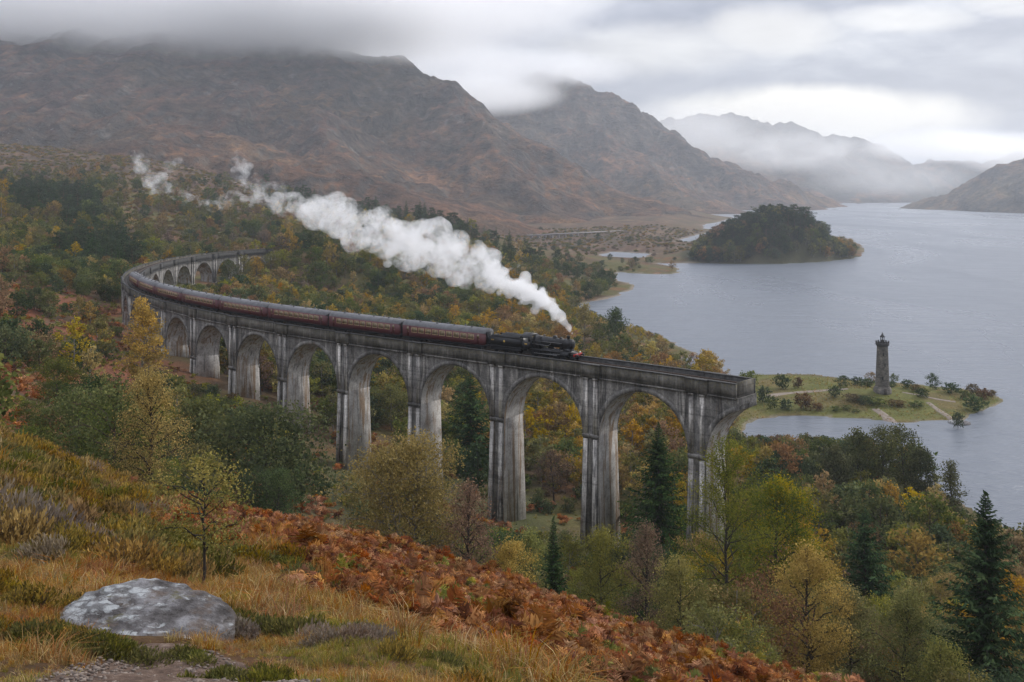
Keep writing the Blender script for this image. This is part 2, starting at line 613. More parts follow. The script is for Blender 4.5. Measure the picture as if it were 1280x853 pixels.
def gz(x, y):
    return float(ground_z(np.array([x]), np.array([y]))[0])


def fan(x0, x1, nx, d0, d1, nd, off=0.0, power=None):
    """grid spreading from a point behind the viewer: fine near, coarse far"""
    u = np.linspace(x0, x1, nx)
    r = np.exp(np.linspace(math.log(d0), math.log(d1), nd))
    U, Rr = np.meshgrid(u, r)
    return U * Rr, Rr - off


def grid_mesh(name, X, Y, Z, col, m, smooth=True):
    nd, nx = X.shape
    A = Acc()
    i, j = np.meshgrid(np.arange(nd - 1), np.arange(nx - 1), indexing='ij')
    q = np.stack([i * nx + j, i * nx + j + 1, (i + 1) * nx + j + 1, (i + 1) * nx + j], -1).reshape(-1, 4)
    A.add(np.stack([X, Y, Z], -1).reshape(-1, 3), q, col=col.reshape(-1, 3))
    o = A.build(name, m, smooth=smooth)
    return o


def lerp3(t, a, b):
    return np.asarray(a)[None, :] * (1 - t[:, None]) + np.asarray(b)[None, :] * t[:, None] if not isinstance(a, np.ndarray) or a.ndim == 1 else a * (1 - t[:, None]) + np.asarray(b)[None, :] * t[:, None]


def ground_mat():
    m, k, b = mat('hillside ground', 0.95, 0.1)
    at = k.add('ShaderNodeAttribute', attribute_name='tint').outputs['Color']
    p = k.add('ShaderNodeTexCoord').outputs['Object']
    n1 = k.noise(p, 2.2, 7, 0.68)
    n2 = k.noise(p, 0.21, 6, 0.62)
    c = k.mix(1.0, at, k.ramp(n1, [(0.3, 0.55), (0.7, 1.4)]), 'MULTIPLY')
    c = k.mix(0.7, c, k.ramp(n2, [(0.3, (0.62, 0.66, 0.6)), (0.7, (1.35, 1.25, 1.2))]), 'MULTIPLY')
    k.put(b.inputs['Base Color'], c)
    bump(k, b, k.math('ADD', n1, k.math('MULTIPLY', n2, 3.0)), 0.7, 0.25)
    return m


M_GROUND = ground_mat()


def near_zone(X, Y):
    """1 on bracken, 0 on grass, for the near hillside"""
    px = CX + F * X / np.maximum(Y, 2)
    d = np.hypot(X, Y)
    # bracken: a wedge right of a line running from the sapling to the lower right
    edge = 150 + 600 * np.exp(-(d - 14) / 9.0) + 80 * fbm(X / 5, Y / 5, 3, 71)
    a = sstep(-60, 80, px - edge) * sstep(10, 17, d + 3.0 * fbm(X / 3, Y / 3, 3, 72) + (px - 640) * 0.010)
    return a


def build_ground():
    X, Y = fan(-1.0, 0.92, 500, 5.5, 2500, 620, 6.5)
    sh = X.shape
    x, y = X.ravel(), Y.ravel()
    z, sd = ground_z(x, y, True)
    d = np.hypot(x, y)
    px = CX + F * x / np.maximum(y, 2)
    n = fbm(x / 30, y / 30, 4, 31) * 0.5 + 0.5
    n2 = fbm(x / 9, y / 9, 4, 33) * 0.5 + 0.5
    olive, brown, rust, green = (0.085, 0.08, 0.03), (0.085, 0.058, 0.034), (0.16, 0.068, 0.032), (0.06, 0.075, 0.026)
    c = lerp3(sstep(0.35, 0.65, n), olive, brown)
    c = lerp3(sstep(0.55, 0.72, n2) * 0.6, c, rust)
    # open bracken slopes uphill of the train, moor beyond the wood
    br = sstep(330, 120, px + 60 * (n - .5)) * sstep(70, 110, d) * sstep(420, 330, d) * sstep(0.33, 0.55, n2)
    c = lerp3(br * 0.9, c, (0.15, 0.058, 0.034))
    moor = sstep(900, 1050, d) * sstep(640, 470, px) + sstep(880, 980, y) * sstep(600, 680, px) * sstep(930, 800, px)
    c = lerp3(np.clip(moor, 0, 1) * 0.9, c, (0.088, 0.052, 0.036))
    c = lerp3(np.clip(moor, 0, 1) * sstep(0.5, 0.7, n2), c, (0.145, 0.095, 0.055))
    c = lerp3(np.clip(moor, 0, 1) * sstep(0.52, 0.36, fbm(x / 22, y / 34, 4, 37) * .5 + .5) * .8, c, (0.05, 0.04, 0.026))
    gl = sstep(130, 150, d) * sstep(215, 195, d) * sstep(380, 420, px) * sstep(720, 650, px)
    c = lerp3(gl * 0.7, c, (0.052, 0.06, 0.026))
    # peninsula turf
    pen = sstep(255, 262, d) * sstep(355, 345, d) * sstep(905, 930, px)
    c = lerp3(pen * 0.95, c, (0.10, 0.105, 0.03))
    c = lerp3(pen * sstep(0.5, 0.66, n2) * 0.6, c, (0.12, 0.085, 0.04))
    onisl = sstep(1.1, 0.9, ((x - ISL[0]) / 95) ** 2 + ((y - ISL[1]) / 100) ** 2)
    c = lerp3(onisl * .9, c, (0.05, 0.05, 0.024))
    # near hill
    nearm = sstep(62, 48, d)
    straw, orange, moss = (0.085, 0.055, 0.03), (0.075, 0.04, 0.02), (0.04, 0.042, 0.016)  # darkened: shade between the grass tufts is put into these ground colours
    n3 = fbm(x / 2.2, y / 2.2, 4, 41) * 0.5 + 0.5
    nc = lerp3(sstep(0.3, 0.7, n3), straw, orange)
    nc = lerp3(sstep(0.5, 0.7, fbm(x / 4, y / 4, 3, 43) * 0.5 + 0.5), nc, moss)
    nc = lerp3(near_zone(x, y), nc, (0.045, 0.022, 0.015))  # darkest under bracken, standing in for shade beneath the fronds
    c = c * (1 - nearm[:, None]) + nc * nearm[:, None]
    # shingle along the water
    sh_w = np.where(px > 900, .55, 1.0) * np.where(((x - ISL[0]) / 95) ** 2 + ((y - ISL[1]) / 100) ** 2 < 1, .8, 1.0) * np.where((sd < 900) & (y > 200), 1.6 + 3.2 * np.clip(fbm(x / 24, y / 24, 3, 51), -0.4, 1) + y / 500, 0.1)
    c = lerp3(sstep(sh_w, sh_w * 0.45, sd) * (y > 200) * (1 - .85 * onisl) * np.where(px > 900, .7, 1), c, (0.20, 0.17, 0.14))
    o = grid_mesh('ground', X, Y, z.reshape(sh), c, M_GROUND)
    tag(o, kind='structure')
    return o


build_ground()


# ------------------------------------------------------------------ loch
def water_mat():
    m, k, b = mat('loch water', 0.12, 0.5)
    p = k.add('ShaderNodeTexCoord').outputs['Object']
    k.put(b.inputs['Base Color'], (0.125, 0.14, 0.165))
    b.inputs['IOR'].default_value = 1.333
    lanes = k.noise(k.vmath('MULTIPLY', p, (0.006, 0.0026, 1)), 1.0, 5, 0.6, dist=0.8)
    k.put(b.inputs['Roughness'], k.ramp(lanes, [(0.35, 0.24), (0.65, 0.38)]))
    w1 = k.noise(k.vmath('MULTIPLY', p, (0.35, 0.9, 1)), 1.0, 4, 0.62)
    w2 = k.noise(k.vmath('MULTIPLY', p, (0.03, 0.085, 1)), 1.0, 4, 0.6)
    h = k.math('ADD', k.math('MULTIPLY', w1, 0.35), k.math('MULTIPLY', w2, 2.2))
    calm = k.ramp(lanes, [(0.3, 0.25), (0.7, 1.0)])
    bump(k, b, k.math('MULTIPLY', h, calm), 1.0, 1.3)
    return m


M_WATER = water_mat()
A = Acc()
wx, wy = fan(-1.6, 1.6, 40, 60, 14000, 60)
o = grid_mesh('loch', wx, wy, np.zeros_like(wx), np.ones((wx.size, 3)), M_WATER)
tag(o, kind='structure')


# ------------------------------------------------------------------ mountains
def hill_mat(name, haze_scale=1.0):
    m, k, b = mat(name, 0.95, 0.1)
    at = k.add('ShaderNodeAttribute', attribute_name='tint').outputs['Color']
    p = k.add('ShaderNodeTexCoord').outputs['Object']
    q = k.vmath('SCALE', p, scale=1 / haze_scale)
    n1 = k.noise(q, 0.045, 8, 0.7)
    n2 = k.noise(k.vmath('MULTIPLY', q, (1, 1, 2.2)), 0.009, 7, 0.66, dist=0.6)
    c = k.mix(1.0, at, k.ramp(n1, [(0.30, (0.28, 0.30, 0.33)), (0.5, (1, 1, 1)), (0.72, (1.75, 1.6, 1.4))]), 'MULTIPLY')
    c = k.mix(0.85, c, k.ramp(n2, [(0.36, (0.42, 0.44, 0.48)), (0.64, (1.55, 1.42, 1.2))]), 'MULTIPLY')
    n3 = k.noise(k.vmath('ADD', q, (7, 3, 0)), 0.22, 6, 0.72)
    c = k.mix(k.ramp(n3, [(0.58, 0.0), (0.64, 0.75)]), c, (0.045, 0.042, 0.036))
    c = k.mix(k.math('MULTIPLY', k.ramp(n3, [(0.36, 1.0), (0.42, 0.0)]), k.ramp(n2, [(0.35, 0.9), (0.5, 0.15)])), c, (0.23, 0.22, 0.21))
    k.put(b.inputs['Base Color'], c)
    bump(k, b, k.math('ADD', k.math('ADD', n1, k.math('MULTIPLY', n3, 0.35)), k.math('MULTIPLY', n2, 3.5)), 1.0, 15.0 * haze_scale)
    return m


def mountain(name, ridges, u0, u1, nu, y0, y1, ny, seed, amp, m, base=0.0, lo=(0.145, 0.082, 0.054), hi=(0.096, 0.062, 0.058), rock=(0.085, 0.08, 0.078), sc=1.0, sharp=1.25):
    """ridges: list of polylines [(px, py, d, reach, foot)], each falling from its crest to foot over reach"""
    u = np.linspace((u0 - CX) / F, (u1 - CX) / F, nu)
    yy = np.linspace(y0, y1, ny)
    U, Y = np.meshgrid(u, yy)
    X = U * Y
    wx = X + sc * (55 * fbm(X / (300 * sc), Y / (300 * sc), 4, seed + 1) + 14 * fbm(X / (80 * sc), Y / (80 * sc), 3, seed + 3))
    wy = Y + sc * (75 * fbm(X / (260 * sc), Y / (260 * sc), 4, seed + 2) + 16 * fbm(X / (80 * sc), Y / (80 * sc), 3, seed + 4))
    Z = np.full(X.shape, -40.0)
    for pl in ridges:
        pts = [(P(a, b_, d), w_, f_) for a, b_, d, w_, f_ in pl]
        best = np.full(X.shape, 1e12)
        zr, rc, ft = np.zeros(X.shape), np.ones(X.shape), np.zeros(X.shape)
        for (p0, w0, f0), (p1, w1, f1) in zip(pts[:-1], pts[1:]):
            ex, ey = p1.x - p0.x, p1.y - p0.y
            t = np.clip(((wx - p0.x) * ex + (wy - p0.y) * ey) / (ex * ex + ey * ey), 0, 1)
            dd = np.hypot(wx - p0.x - t * ex, wy - p0.y - t * ey)
            k_ = dd < best
            best = np.where(k_, dd, best)
            zr = np.where(k_, p0.z + t * (p1.z - p0.z), zr)
            rc = np.where(k_, w0 + t * (w1 - w0), rc)
            ft = np.where(k_, f0 + t * (f1 - f0), ft)
        t = best / rc
        tt = np.clip(t, 0, 1)
        fall = (1 - tt) ** sharp
        h = ft + (zr - ft) * fall - np.maximum(t - 1, 0) * rc * 0.45
        # smooth maximum
        kk = 14.0 * sc
        Z = np.maximum(Z, h) + kk * np.exp(-np.abs(Z - h) / kk) * 0.5 * (np.maximum(Z, h) > 12)
    crag = fbm(X / (210 * sc), Y / (210 * sc), 6, seed + 9, 0.52, ridged=True) - 0.55
    gul = fbm(X / (45 * sc), Y / (150 * sc), 5, seed + 13, 0.55)
    rel = np.clip((Z - base) / (60 * sc), 0.06, 1)
    Z = Z + amp * rel * (1.5 * crag + 0.7 * gul + 0.13 * fbm(X / (22 * sc), Y / (22 * sc), 4, seed + 15, 0.6))
    Z = Z - 110 * (1 - sstep(0, 170 * sc, Y - y0)) ** 2      # the near edge dips under the ground sheet
    gy, gx = np.gradient(Z)
    sl = np.hypot(gy / (yy[1] - yy[0]), gx / ((u[1] - u[0]) * Y))
    x, y, z = X.ravel(), Y.ravel(), Z.ravel()
    n = fbm(x / (140 * sc), y / (140 * sc), 5, seed + 20, 0.6) * 0.5 + 0.5
    n2 = fbm(x / (35 * sc), y / (60 * sc), 5, seed + 23, 0.65) * 0.5 + 0.5
    hgt = np.clip(z / (z.max() + 1e-6), 0, 1)
    c = lerp3(sstep(0.1, 0.6, hgt + 0.5 * (n - 0.5)), lo, hi)
    c = lerp3(sstep(0.52, 0.68, n2) * 0.75 * (1 - hgt * 0.6), c, (0.25, 0.14, 0.075))
    c = lerp3(sstep(0.5, 0.36, n) * 0.65, c, (0.050, 0.043, 0.044))
    n5 = fbm(x / (330 * sc), y / (330 * sc), 4, seed + 33, 0.55) * 0.5 + 0.5
    c = lerp3(sstep(0.52, 0.66, n5) * 0.4, c, (0.085, 0.072, 0.042))
    c = lerp3(sstep(0.46, 0.34, n5) * 0.35, c, (0.18, 0.09, 0.055))
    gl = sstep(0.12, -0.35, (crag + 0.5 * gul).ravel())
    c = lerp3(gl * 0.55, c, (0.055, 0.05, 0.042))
    c = lerp3(sstep(0.55, 1.0, sl.ravel() + 0.7 * (n2 - 0.5)) * 0.8, c, rock)
    c = lerp3(sstep(0.70, 0.78, fbm(x / (26 * sc), y / (26 * sc), 5, seed + 29, 0.6) * 0.5 + 0.5) * 0.6 * sstep(0.1, 0.3, hgt), c, (0.2, 0.195, 0.19))
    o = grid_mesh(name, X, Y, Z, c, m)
    tag(o, kind='structure')
    return o


M_HILL = hill_mat('heather hillside')
M_HILLFAR = hill_mat('far hillside', 2.2)
mountain('mountain', [
    [(-420, 0, 2350, 1150, 110), (0, 12, 2350, 1150, 105), (250, 30, 2330, 1080, 70), (400, 52, 2320, 1000, 30), (490, 72, 2300, 920, -6), (525, 92, 2280, 880, -14), (556, 99, 2260, 850, -18),
     (580, 128, 2230, 800, -20), (640, 166, 2160, 690, -20), (700, 204, 2090, 590, -20), (770, 243, 1990, 470, -20), (850, 268, 1890, 260, -20), (905, 281, 1840, 120, -20)],
    [(556, 110, 2230, 420, -10), (610, 170, 1980, 360, -15), (655, 222, 1760, 300, -18), (690, 262, 1640, 190, -20)],
    [(330, 60, 2280, 430, 60), (370, 128, 1950, 380, 45), (420, 190, 1620, 300, 30), (455, 232, 1380, 200, 20)],
    [(60, 40, 2300, 480, 120), (110, 110, 1950, 420, 110), (170, 162, 1560, 300, 105)],
    [(800, 252, 1930, 320, -18), (850, 275, 1760, 180, -18), (868, 283, 1680, 90, -18)],
], -420, 960, 440, 1000, 2750, 330, 100, 25, M_HILL, sharp=1.2)
mountain('mountain', [
    [(420, 150, 3700, 1200, 20), (560, 132, 3620, 1150, 0), (620, 108, 3560, 1100, 0), (672, 93, 3500, 1080, 0), (720, 97, 3450, 1050, -5), (785, 126, 3360, 980, -8), (840, 165, 3260, 860, -10), (900, 207, 3120, 640, -12),
     (955, 243, 2950, 380, -14), (1000, 261, 2780, 160, -16)],
    [(700, 110, 3420, 500, -5), (770, 180, 3000, 420, -10), (830, 245, 2620, 300, -14)],
    [(640, 130, 3480, 500, 0), (690, 200, 2950, 400, -10), (740, 250, 2500, 320, -14)],
], 380, 1080, 330, 2250, 4700, 260, 300, 34, M_HILL, lo=(0.135, 0.08, 0.056), hi=(0.098, 0.066, 0.06), sharp=1.15)
mountain('mountain', [
    [(820, 180, 4500, 700, -10), (890, 203, 4400, 640, -10), (950, 217, 4300, 500, -14), (1010, 238, 4150, 330, -18), (1068, 256, 3950, 130, -20)],
], 780, 1110, 150, 3500, 5200, 110, 500, 40, M_HILL, sc=1.3)
mountain('mountain', [
    [(700, 150, 5330, 1200, -25), (800, 160, 5270, 1150, -25), (855, 147, 5210, 1100, -25), (910, 139, 5150, 1050, -25), (960, 152, 5080, 1000, -25), (1040, 171, 5100, 900, -25), (1100, 184, 5150, 800, -25), (1180, 222, 5150, 600, -25), (1230, 250, 5100, 370, -25)],
], 640, 1300, 220, 3900, 6900, 140, 700, 44, M_HILLFAR, sc=1.5, lo=(0.085, 0.072, 0.06), hi=(0.075, 0.066, 0.06))
mountain('mountain', [
    [(1010, 250, 5000, 230, -25), (1050, 235, 5050, 480, -25), (1092, 215, 5120, 560, -25), (1128, 227, 5150, 520, -25), (1164, 201, 5200, 640, -25), (1230, 205, 5250, 700, -25), (1320, 179, 5300, 800, -25), (1460, 149, 5400, 900, -25)],
], 980, 1500, 180, 4300, 6300, 120, 900, 40, M_HILLFAR, sc=1.4, lo=(0.085, 0.072, 0.06), hi=(0.075, 0.066, 0.06))
mountain('mountain', [
    [(1132, 264, 3000, 120, -16), (1180, 241, 3000, 420, -14), (1232, 216, 2980, 700, -10), (1284, 194, 2950, 900, -8), (1400, 158, 2900, 1100, 0), (1620, 120, 2900, 1300, 0)],
], 1100, 1640, 160, 2150, 4200, 110, 1100, 22, M_HILL, lo=(0.10, 0.078, 0.055), hi=(0.085, 0.068, 0.055))

# ------------------------------------------------------------------ viaduct
_PXc = [4.35818734e-11, -4.05419331e-08, 1.64298560e-05, -1.93729674e-03, -7.15422546e-01, 3.13888631e+01]
_PYc = [1.45542051e-11, -2.58060813e-08, 1.25895776e-05, -1.44912747e-03, 6.64593570e-01, 1.42063963e+02]
_t = np.linspace(-6, 392, 4000)
_cx, _cy = np.polyval(_PXc, _t), np.polyval(_PYc, _t)
_s = np.concatenate([[0], np.cumsum(np.hypot(np.diff(_cx), np.diff(_cy)))])
_s -= np.interp(6.0, _t, _s)                    # s = 0 at the pier nearest the viewer
_tx, _ty = np.gradient(_cx, _s), np.gradient(_cy, _s)
HALF = 2.7                                      # half width of the structure; the fitted line is its outer parapet


def path(s, w=0.0):
    """point w metres towards the outer (viewer's) side of the centre line"""
    x, y = np.interp(s, _s, _cx), np.interp(s, _s, _cy)
    a, b = np.interp(s, _s, _tx), np.interp(s, _s, _ty)
    n = np.hypot(a, b)
    a, b = a / n, b / n
    return x - b * (w - HALF - 0.3), y + a * (w - HALF - 0.3)


def W3(s, w, z):
    s, w, z = np.broadcast_arrays(np.asarray(s, float), np.asarray(w, float), np.asarray(z, float))
    x, y = path(s, w)
    return np.stack([x, y, z], -1)


def heading(s):
    return math.atan2(np.interp(s, _s, _ty), np.interp(s, _s, _tx))


SPAN, TP, ZTOP, ZCROWN, ZSPR = 18.98, 1.5, 33.9, 32.75, 24.75
N_PIER = 21
S_END = 20.0 * SPAN
M_RUST = plain('rusty steel', (0.09, 0.06, 0.045), 0.7, 0.3)
M_DARKSTEEL = plain('dark steel', (0.03, 0.03, 0.032), 0.5, 0.4)


def concrete(name='weathered concrete', tone=0.72, lime=1.0):
    """mass concrete: lift lines, lime runs, brown seepage, black damp"""
    m, k, b = mat(name, 0.9, 0.2)
    p = k.add('ShaderNodeTexCoord').outputs['Object']
    streak = k.noise(k.vmath('MULTIPLY', p, (0.95, 0.95, 0.075)), 1.0, 7, 0.68, dist=0.9)
    streak2 = k.noise(k.vmath('MULTIPLY', p, (0.55, 0.55, 0.06)), 1.0, 6, 0.66, dist=0.7)
    blot = k.noise(p, 0.55, 7, 0.66)
    fine = k.noise(p, 3.5, 6, 0.7)
    big = k.noise(p, 0.12, 4, 0.55)
    z = k.sep(p)[2]
    lift = k.noise(k.vmath('MULTIPLY', p, (0.02, 0.02, 1.1)), 1.0, 3, 0.7)
    c = k.ramp(blot, [(0.28, (0.085, 0.083, 0.082)), (0.48, (0.20, 0.195, 0.19)), (0.72, (0.36, 0.35, 0.335))])
    c = k.mix(k.ramp(streak2, [(0.52, 0.0), (0.60, 0.7)]), c, (0.05, 0.048, 0.048))
    c = k.mix(k.math('MULTIPLY', k.ramp(streak, [(0.54 - .07 * (lime > 1), 0.0), (0.63 - .07 * (lime > 1), 0.85)]), k.ramp(big, [(0.40, 0.5), (0.6, 1.0)])), c, (0.60, 0.58, 0.55))
    c = k.mix(k.math('MULTIPLY', k.ramp(streak, [(0.33, 0.75), (0.42, 0.0)]), k.ramp(big, [(0.42, 1.0), (0.58, 0.25)])), c, (0.135, 0.085, 0.045))
    # damp black and moss at the parapet, bright lime lower down
    hi = k.maprange(z, 32.5, 35.5, 0.0, 1.0)
    c = k.mix(k.math('MULTIPLY', hi, k.ramp(blot, [(0.34, 0.85), (0.62, 0.35)])), c, (0.062, 0.060, 0.056))
    c = k.mix(k.math('MULTIPLY', k.maprange(z, 33.5, 35.9, 0.0, 0.75), k.ramp(fine, [(0.42, 0.0), (0.6, 1.0)])), c, (0.105, 0.088, 0.034))
    c = k.mix(1.0, c, k.ramp(fine, [(0.3, 0.62), (0.7, 1.35)]), 'MULTIPLY')
    c = k.mix(1.0, c, k.ramp(lift, [(0.38, 0.72), (0.46, 1.05)]), 'MULTIPLY')
    c = k.mix(1.0, c, (tone, tone * 0.975, tone * 0.93), 'MULTIPLY')
    k.put(b.inputs['Base Color'], c)
    bump(k, b, k.math('ADD', fine, k.math('MULTIPLY', blot, 2.0)), 0.5, 0.12)
    return m


def soffit_mat():
    m, k, b = mat('stained arch soffit', 0.9, 0.2)
    p = k.add('ShaderNodeTexCoord').outputs['Object']
    st = k.noise(k.vmath('MULTIPLY', p, (1.1, 1.1, 0.06)), 1.0, 6, 0.65, dist=0.5)
    bl = k.noise(p, 0.45, 6, 0.65)
    fine = k.noise(p, 3.5, 6, 0.7)
    c = k.ramp(bl, [(0.3, (0.22, 0.205, 0.19)), (0.5, (0.40, 0.38, 0.355)), (0.7, (0.55, 0.53, 0.50))])
    c = k.mix(k.ramp(st, [(0.51, 0.0), (0.60, 0.85)]), c, (0.20, 0.125, 0.065))
    c = k.mix(k.ramp(st, [(0.36, 0.65), (0.43, 0.0)]), c, (0.07, 0.062, 0.055))
    c = k.mix(1.0, c, k.ramp(fine, [(0.3, 0.7), (0.7, 1.3)]), 'MULTIPLY')
    k.put(b.inputs['Base Color'], c)
    bump(k, b, k.math('ADD', fine, bl), 0.5, 0.1)
    return m


M_CONC, M_SOF = concrete(), soffit_mat()
M_PIL = concrete('lime streaked concrete', 1.15, 1.5)
M_CONCDARK = plain('sooty coping', (0.055, 0.053, 0.05), 0.9, 0, 0.5, 2.0)  # darker concrete for the copings and the inner-side parapets
M_BALLAST = plain('track ballast', (0.085, 0.075, 0.066), 0.95, 0, 0.5, 6.0)
M_TIMBER = plain('old sleepers', (0.06, 0.052, 0.045), 0.9)

viaduct = empty('railway_viaduct', (float(path(0)[0]), float(path(0)[1]), 0))
tag(viaduct, 'long curved concrete viaduct of tall round arches carrying the train', 'viaduct')
VO = np.array(viaduct.location)


def vbuild(A, name, mats, parent=viaduct, smooth=False):
    A.V = [v - VO for v in A.V]
    return A.build(name, mats, parent, smooth)


def sbox(A, s0, s1, w0, w1, z0, z1, m=0, n=None):
    """block following the curve"""
    n = n or max(1, int(abs(s1 - s0) / 3))
    ss = np.linspace(s0, s1, n + 1)
    rings = []
    for s_ in ss:
        rings.append(W3(s_, [w0, w1, w1, w0], [z0, z0, z1, z1]))
    A.loft(rings, m=m)


def pier_batter(z):
    return np.maximum(0, ZSPR - z)


def ring(s, z, ds0, ds1, w0, w1):
    return W3([s + ds0, s + ds1, s + ds1, s + ds0], [w0, w0, w1, w1], z)


def make_span(i, s0, s1, cut=None):
    """arch between piers at s0 and s1: spandrels, soffit, ring; cut: stop there with a ragged broken face"""
    a = (s1 - s0 - 2 * TP) / 2
    mid = (s0 + s1) / 2
    n = 24
    if cut is None:
        th = np.linspace(PI, 0, n + 1)
    else:
        th = np.linspace(0, math.acos(max(-1, min(1, (cut - mid) / a))), n // 2 + 1)[::-1]
    ss = mid + a * np.cos(th)
    zz = ZSPR + (ZCROWN - ZSPR) * np.sin(th)
    A = Acc()
    Sf = Acc()
    for w_, flip in ((HALF, 0), (-HALF, 1)):
        lo, hi_ = W3(ss, w_, zz), W3(ss, w_, ZTOP)
        k = len(ss)
        V = np.vstack([lo, hi_])
        q = [(j, j + 1, k + j + 1, k + j) if not flip else (j + 1, j, k + j, k + j + 1) for j in range(k - 1)]
        A.add(V, q)
    # soffit, and the flat top of the spandrel fill
    k = len(ss)
    V = np.vstack([W3(ss, HALF, zz), W3(ss, -HALF, zz)])
    Sf.add(V, [(j, k + j, k + j + 1, j + 1) for j in range(k - 1)])
    V = np.vstack([W3(ss, HALF, ZTOP), W3(ss, -HALF, ZTOP)])
    A.add(V, [(j, j + 1, k + j + 1, k + j) for j in range(k - 1)])
    if cut is not None:
        e = 0                                   # broken face: a rough sheet between soffit and top
        rng = np.random.default_rng(3)
        zs = np.linspace(zz[0], ZTOP, 5)
        ws = np.linspace(-HALF, HALF, 8)
        WW, ZZ = np.meshgrid(ws, zs)
        rough = rng.uniform(-0.35, 0.15, WW.shape)
        rough[:, [0, -1]] = 0
        rough[[0, -1], :] = 0
        V = W3(ss[0] + rough, WW, ZZ).reshape(-1, 3)
        q = [(r_ * 8 + c_, r_ * 8 + c_ + 1, (r_ + 1) * 8 + c_ + 1, (r_ + 1) * 8 + c_) for r_ in range(4) for c_ in range(7)]
        A.add(V, q)
    sp = vbuild(A, 'spandrel', M_CONC)
    so = vbuild(Sf, 'soffit', M_SOF, smooth=True)
    # moulded ring round the arch on both faces
    for w_ in (HALF, -HALF):
        B = Acc()
        sg = 1 if w_ > 0 else -1
        tk = 0.75
        so_, zo = mid + (a + tk) * np.cos(th), ZSPR + (ZCROWN - ZSPR + tk * 0.92) * np.sin(th)
        so_ = np.clip(so_, s0 + 1.05, s1 - 1.05)
        rings = []
        for j in range(len(th)):
            rings.append(W3([ss[j], so_[j], so_[j], ss[j]], [w_ - sg * 0.05, w_ - sg * 0.05, w_ + sg * 0.16, w_ + sg * 0.16],
                            [zz[j] - 0.02, zo[j], zo[j], zz[j] - 0.02]))
        B.loft(rings)
        vbuild(B, 'arch_ring', M_CONC)
    return sp


def make_pier(i, s):
    g = min(gz(*path(s, 2.5)), gz(*path(s, -2.5)), gz(*path(s, 0))) - 1.5
    g = min(g, ZSPR - 1.5)
    A = Acc()
    bat = ZSPR - g
    e, o_ = bat * 0.013, bat * 0.034
    A.loft([ring(s, g, -TP - e, TP + e, HALF + o_, -HALF - o_), ring(s, ZSPR, -TP, TP, HALF, -HALF), ring(s, ZTOP, -TP, TP, HALF, -HALF)])
    qm = A.QM[0]                                # reveals under the arches are stained like the soffits
    qm[np.arange(len(qm)) % 4 % 2 == 1] = 1
    p = vbuild(A, 'pier', [M_CONC, M_SOF])
    # impost band
    B = Acc()
    B.loft([ring(s, ZSPR - 0.5, -TP + 0.04, TP - 0.04, HALF + 0.30, -HALF - 0.30), ring(s, ZSPR - 0.1, -TP + 0.04, TP - 0.04, HALF + 0.40, -HALF - 0.40), ring(s, ZSPR + 0.12, -TP + 0.04, TP - 0.04, HALF + 0.30, -HALF - 0.30)])
    b_ = B.build('impost', M_CONC, p)
    for v in b_.data.vertices:
        v.co -= Vector(VO)
    # pilaster: two upright fillets with a sunk panel between, on the outer and inner faces
    for sg in (1, -1):
        for c0 in (-0.92, 0.92):
            C_ = Acc()
            hw = 0.36
            wg, wt = sg * (HALF + o_), sg * HALF
            pr = sg * 0.30
            C_.loft([ring(s, g, c0 * (1 + e / 2) - hw, c0 * (1 + e / 2) + hw, wg - sg * .02, wg + pr), ring(s, ZSPR - 0.7, c0 - hw, c0 + hw, wt - sg * .02 + sg * 0.024, wt + pr + sg * 0.024)])
            C_.loft([ring(s, ZSPR + 0.12, c0 - hw, c0 + hw, wt - sg * .02, wt + pr), ring(s, ZTOP - 0.42, c0 - hw, c0 + hw, wt - sg * .02, wt + pr)])
            C_.loft([ring(s, ZTOP - 0.42, c0 - hw - .08, c0 + hw + .08, wt - sg * .02, wt + pr + sg * .1), ring(s, ZTOP - 0.1, c0 - hw - .08, c0 + hw + .08, wt - sg * .02, wt + pr + sg * .14)])
            C_.V = [v - VO for v in C_.V]
            C_.build('pilaster', M_PIL, p)
    return p


for i in range(N_PIER):
    make_pier(i, i * SPAN)
for i in range(N_PIER - 1):
    make_span(i, i * SPAN, (i + 1) * SPAN)
CUT = -6.6
make_span(-1, -SPAN, 0.0, cut=CUT)

# parapets, one length per span, with a refuge over every pier
for i in range(-1, N_PIER - 1):
    s0, s1 = (i * SPAN, (i + 1) * SPAN)
    if i == -1:
        s0 = CUT + 0.25
    for sg in (1, -1):
        A = Acc()
        a0 = s0 + 1.75 if i >= 0 else s0
        sbox(A, a0, s1 - 1.75, sg * (HALF - 0.28), sg * (HALF + 0.12), ZTOP + 0.0, 35.9)
        sbox(A, a0, s1 - 1.75, sg * (HALF - 0.20), sg * (HALF + 0.30), ZTOP - 0.16, ZTOP + 0.06)
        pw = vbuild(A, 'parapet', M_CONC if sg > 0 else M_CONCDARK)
        B = Acc()
        sbox(B, a0, s1 - 1.75, sg * (HALF - 0.34), sg * (HALF + 0.2), 35.9, 36.04)
        B.V = [v - VO for v in B.V]
        B.build('coping', M_CONCDARK, pw)
for i in range(N_PIER):
    for sg in (1, -1):
        A = Acc()
        c0 = i * SPAN
        sbox(A, c0 - 1.75, c0 + 1.75, sg * (HALF - 0.28), sg * (HALF + 0.46), ZTOP - 0.06, 35.84, n=1)
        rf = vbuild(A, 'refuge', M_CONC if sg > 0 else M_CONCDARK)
        B = Acc()
        sbox(B, c0 - 1.85, c0 + 1.85, sg * (HALF - 0.34), sg * (HALF + 0.56), 35.86, 36.0, n=1)
        B.V = [v - VO for v in B.V]
        B.build('coping', M_CONCDARK, rf)
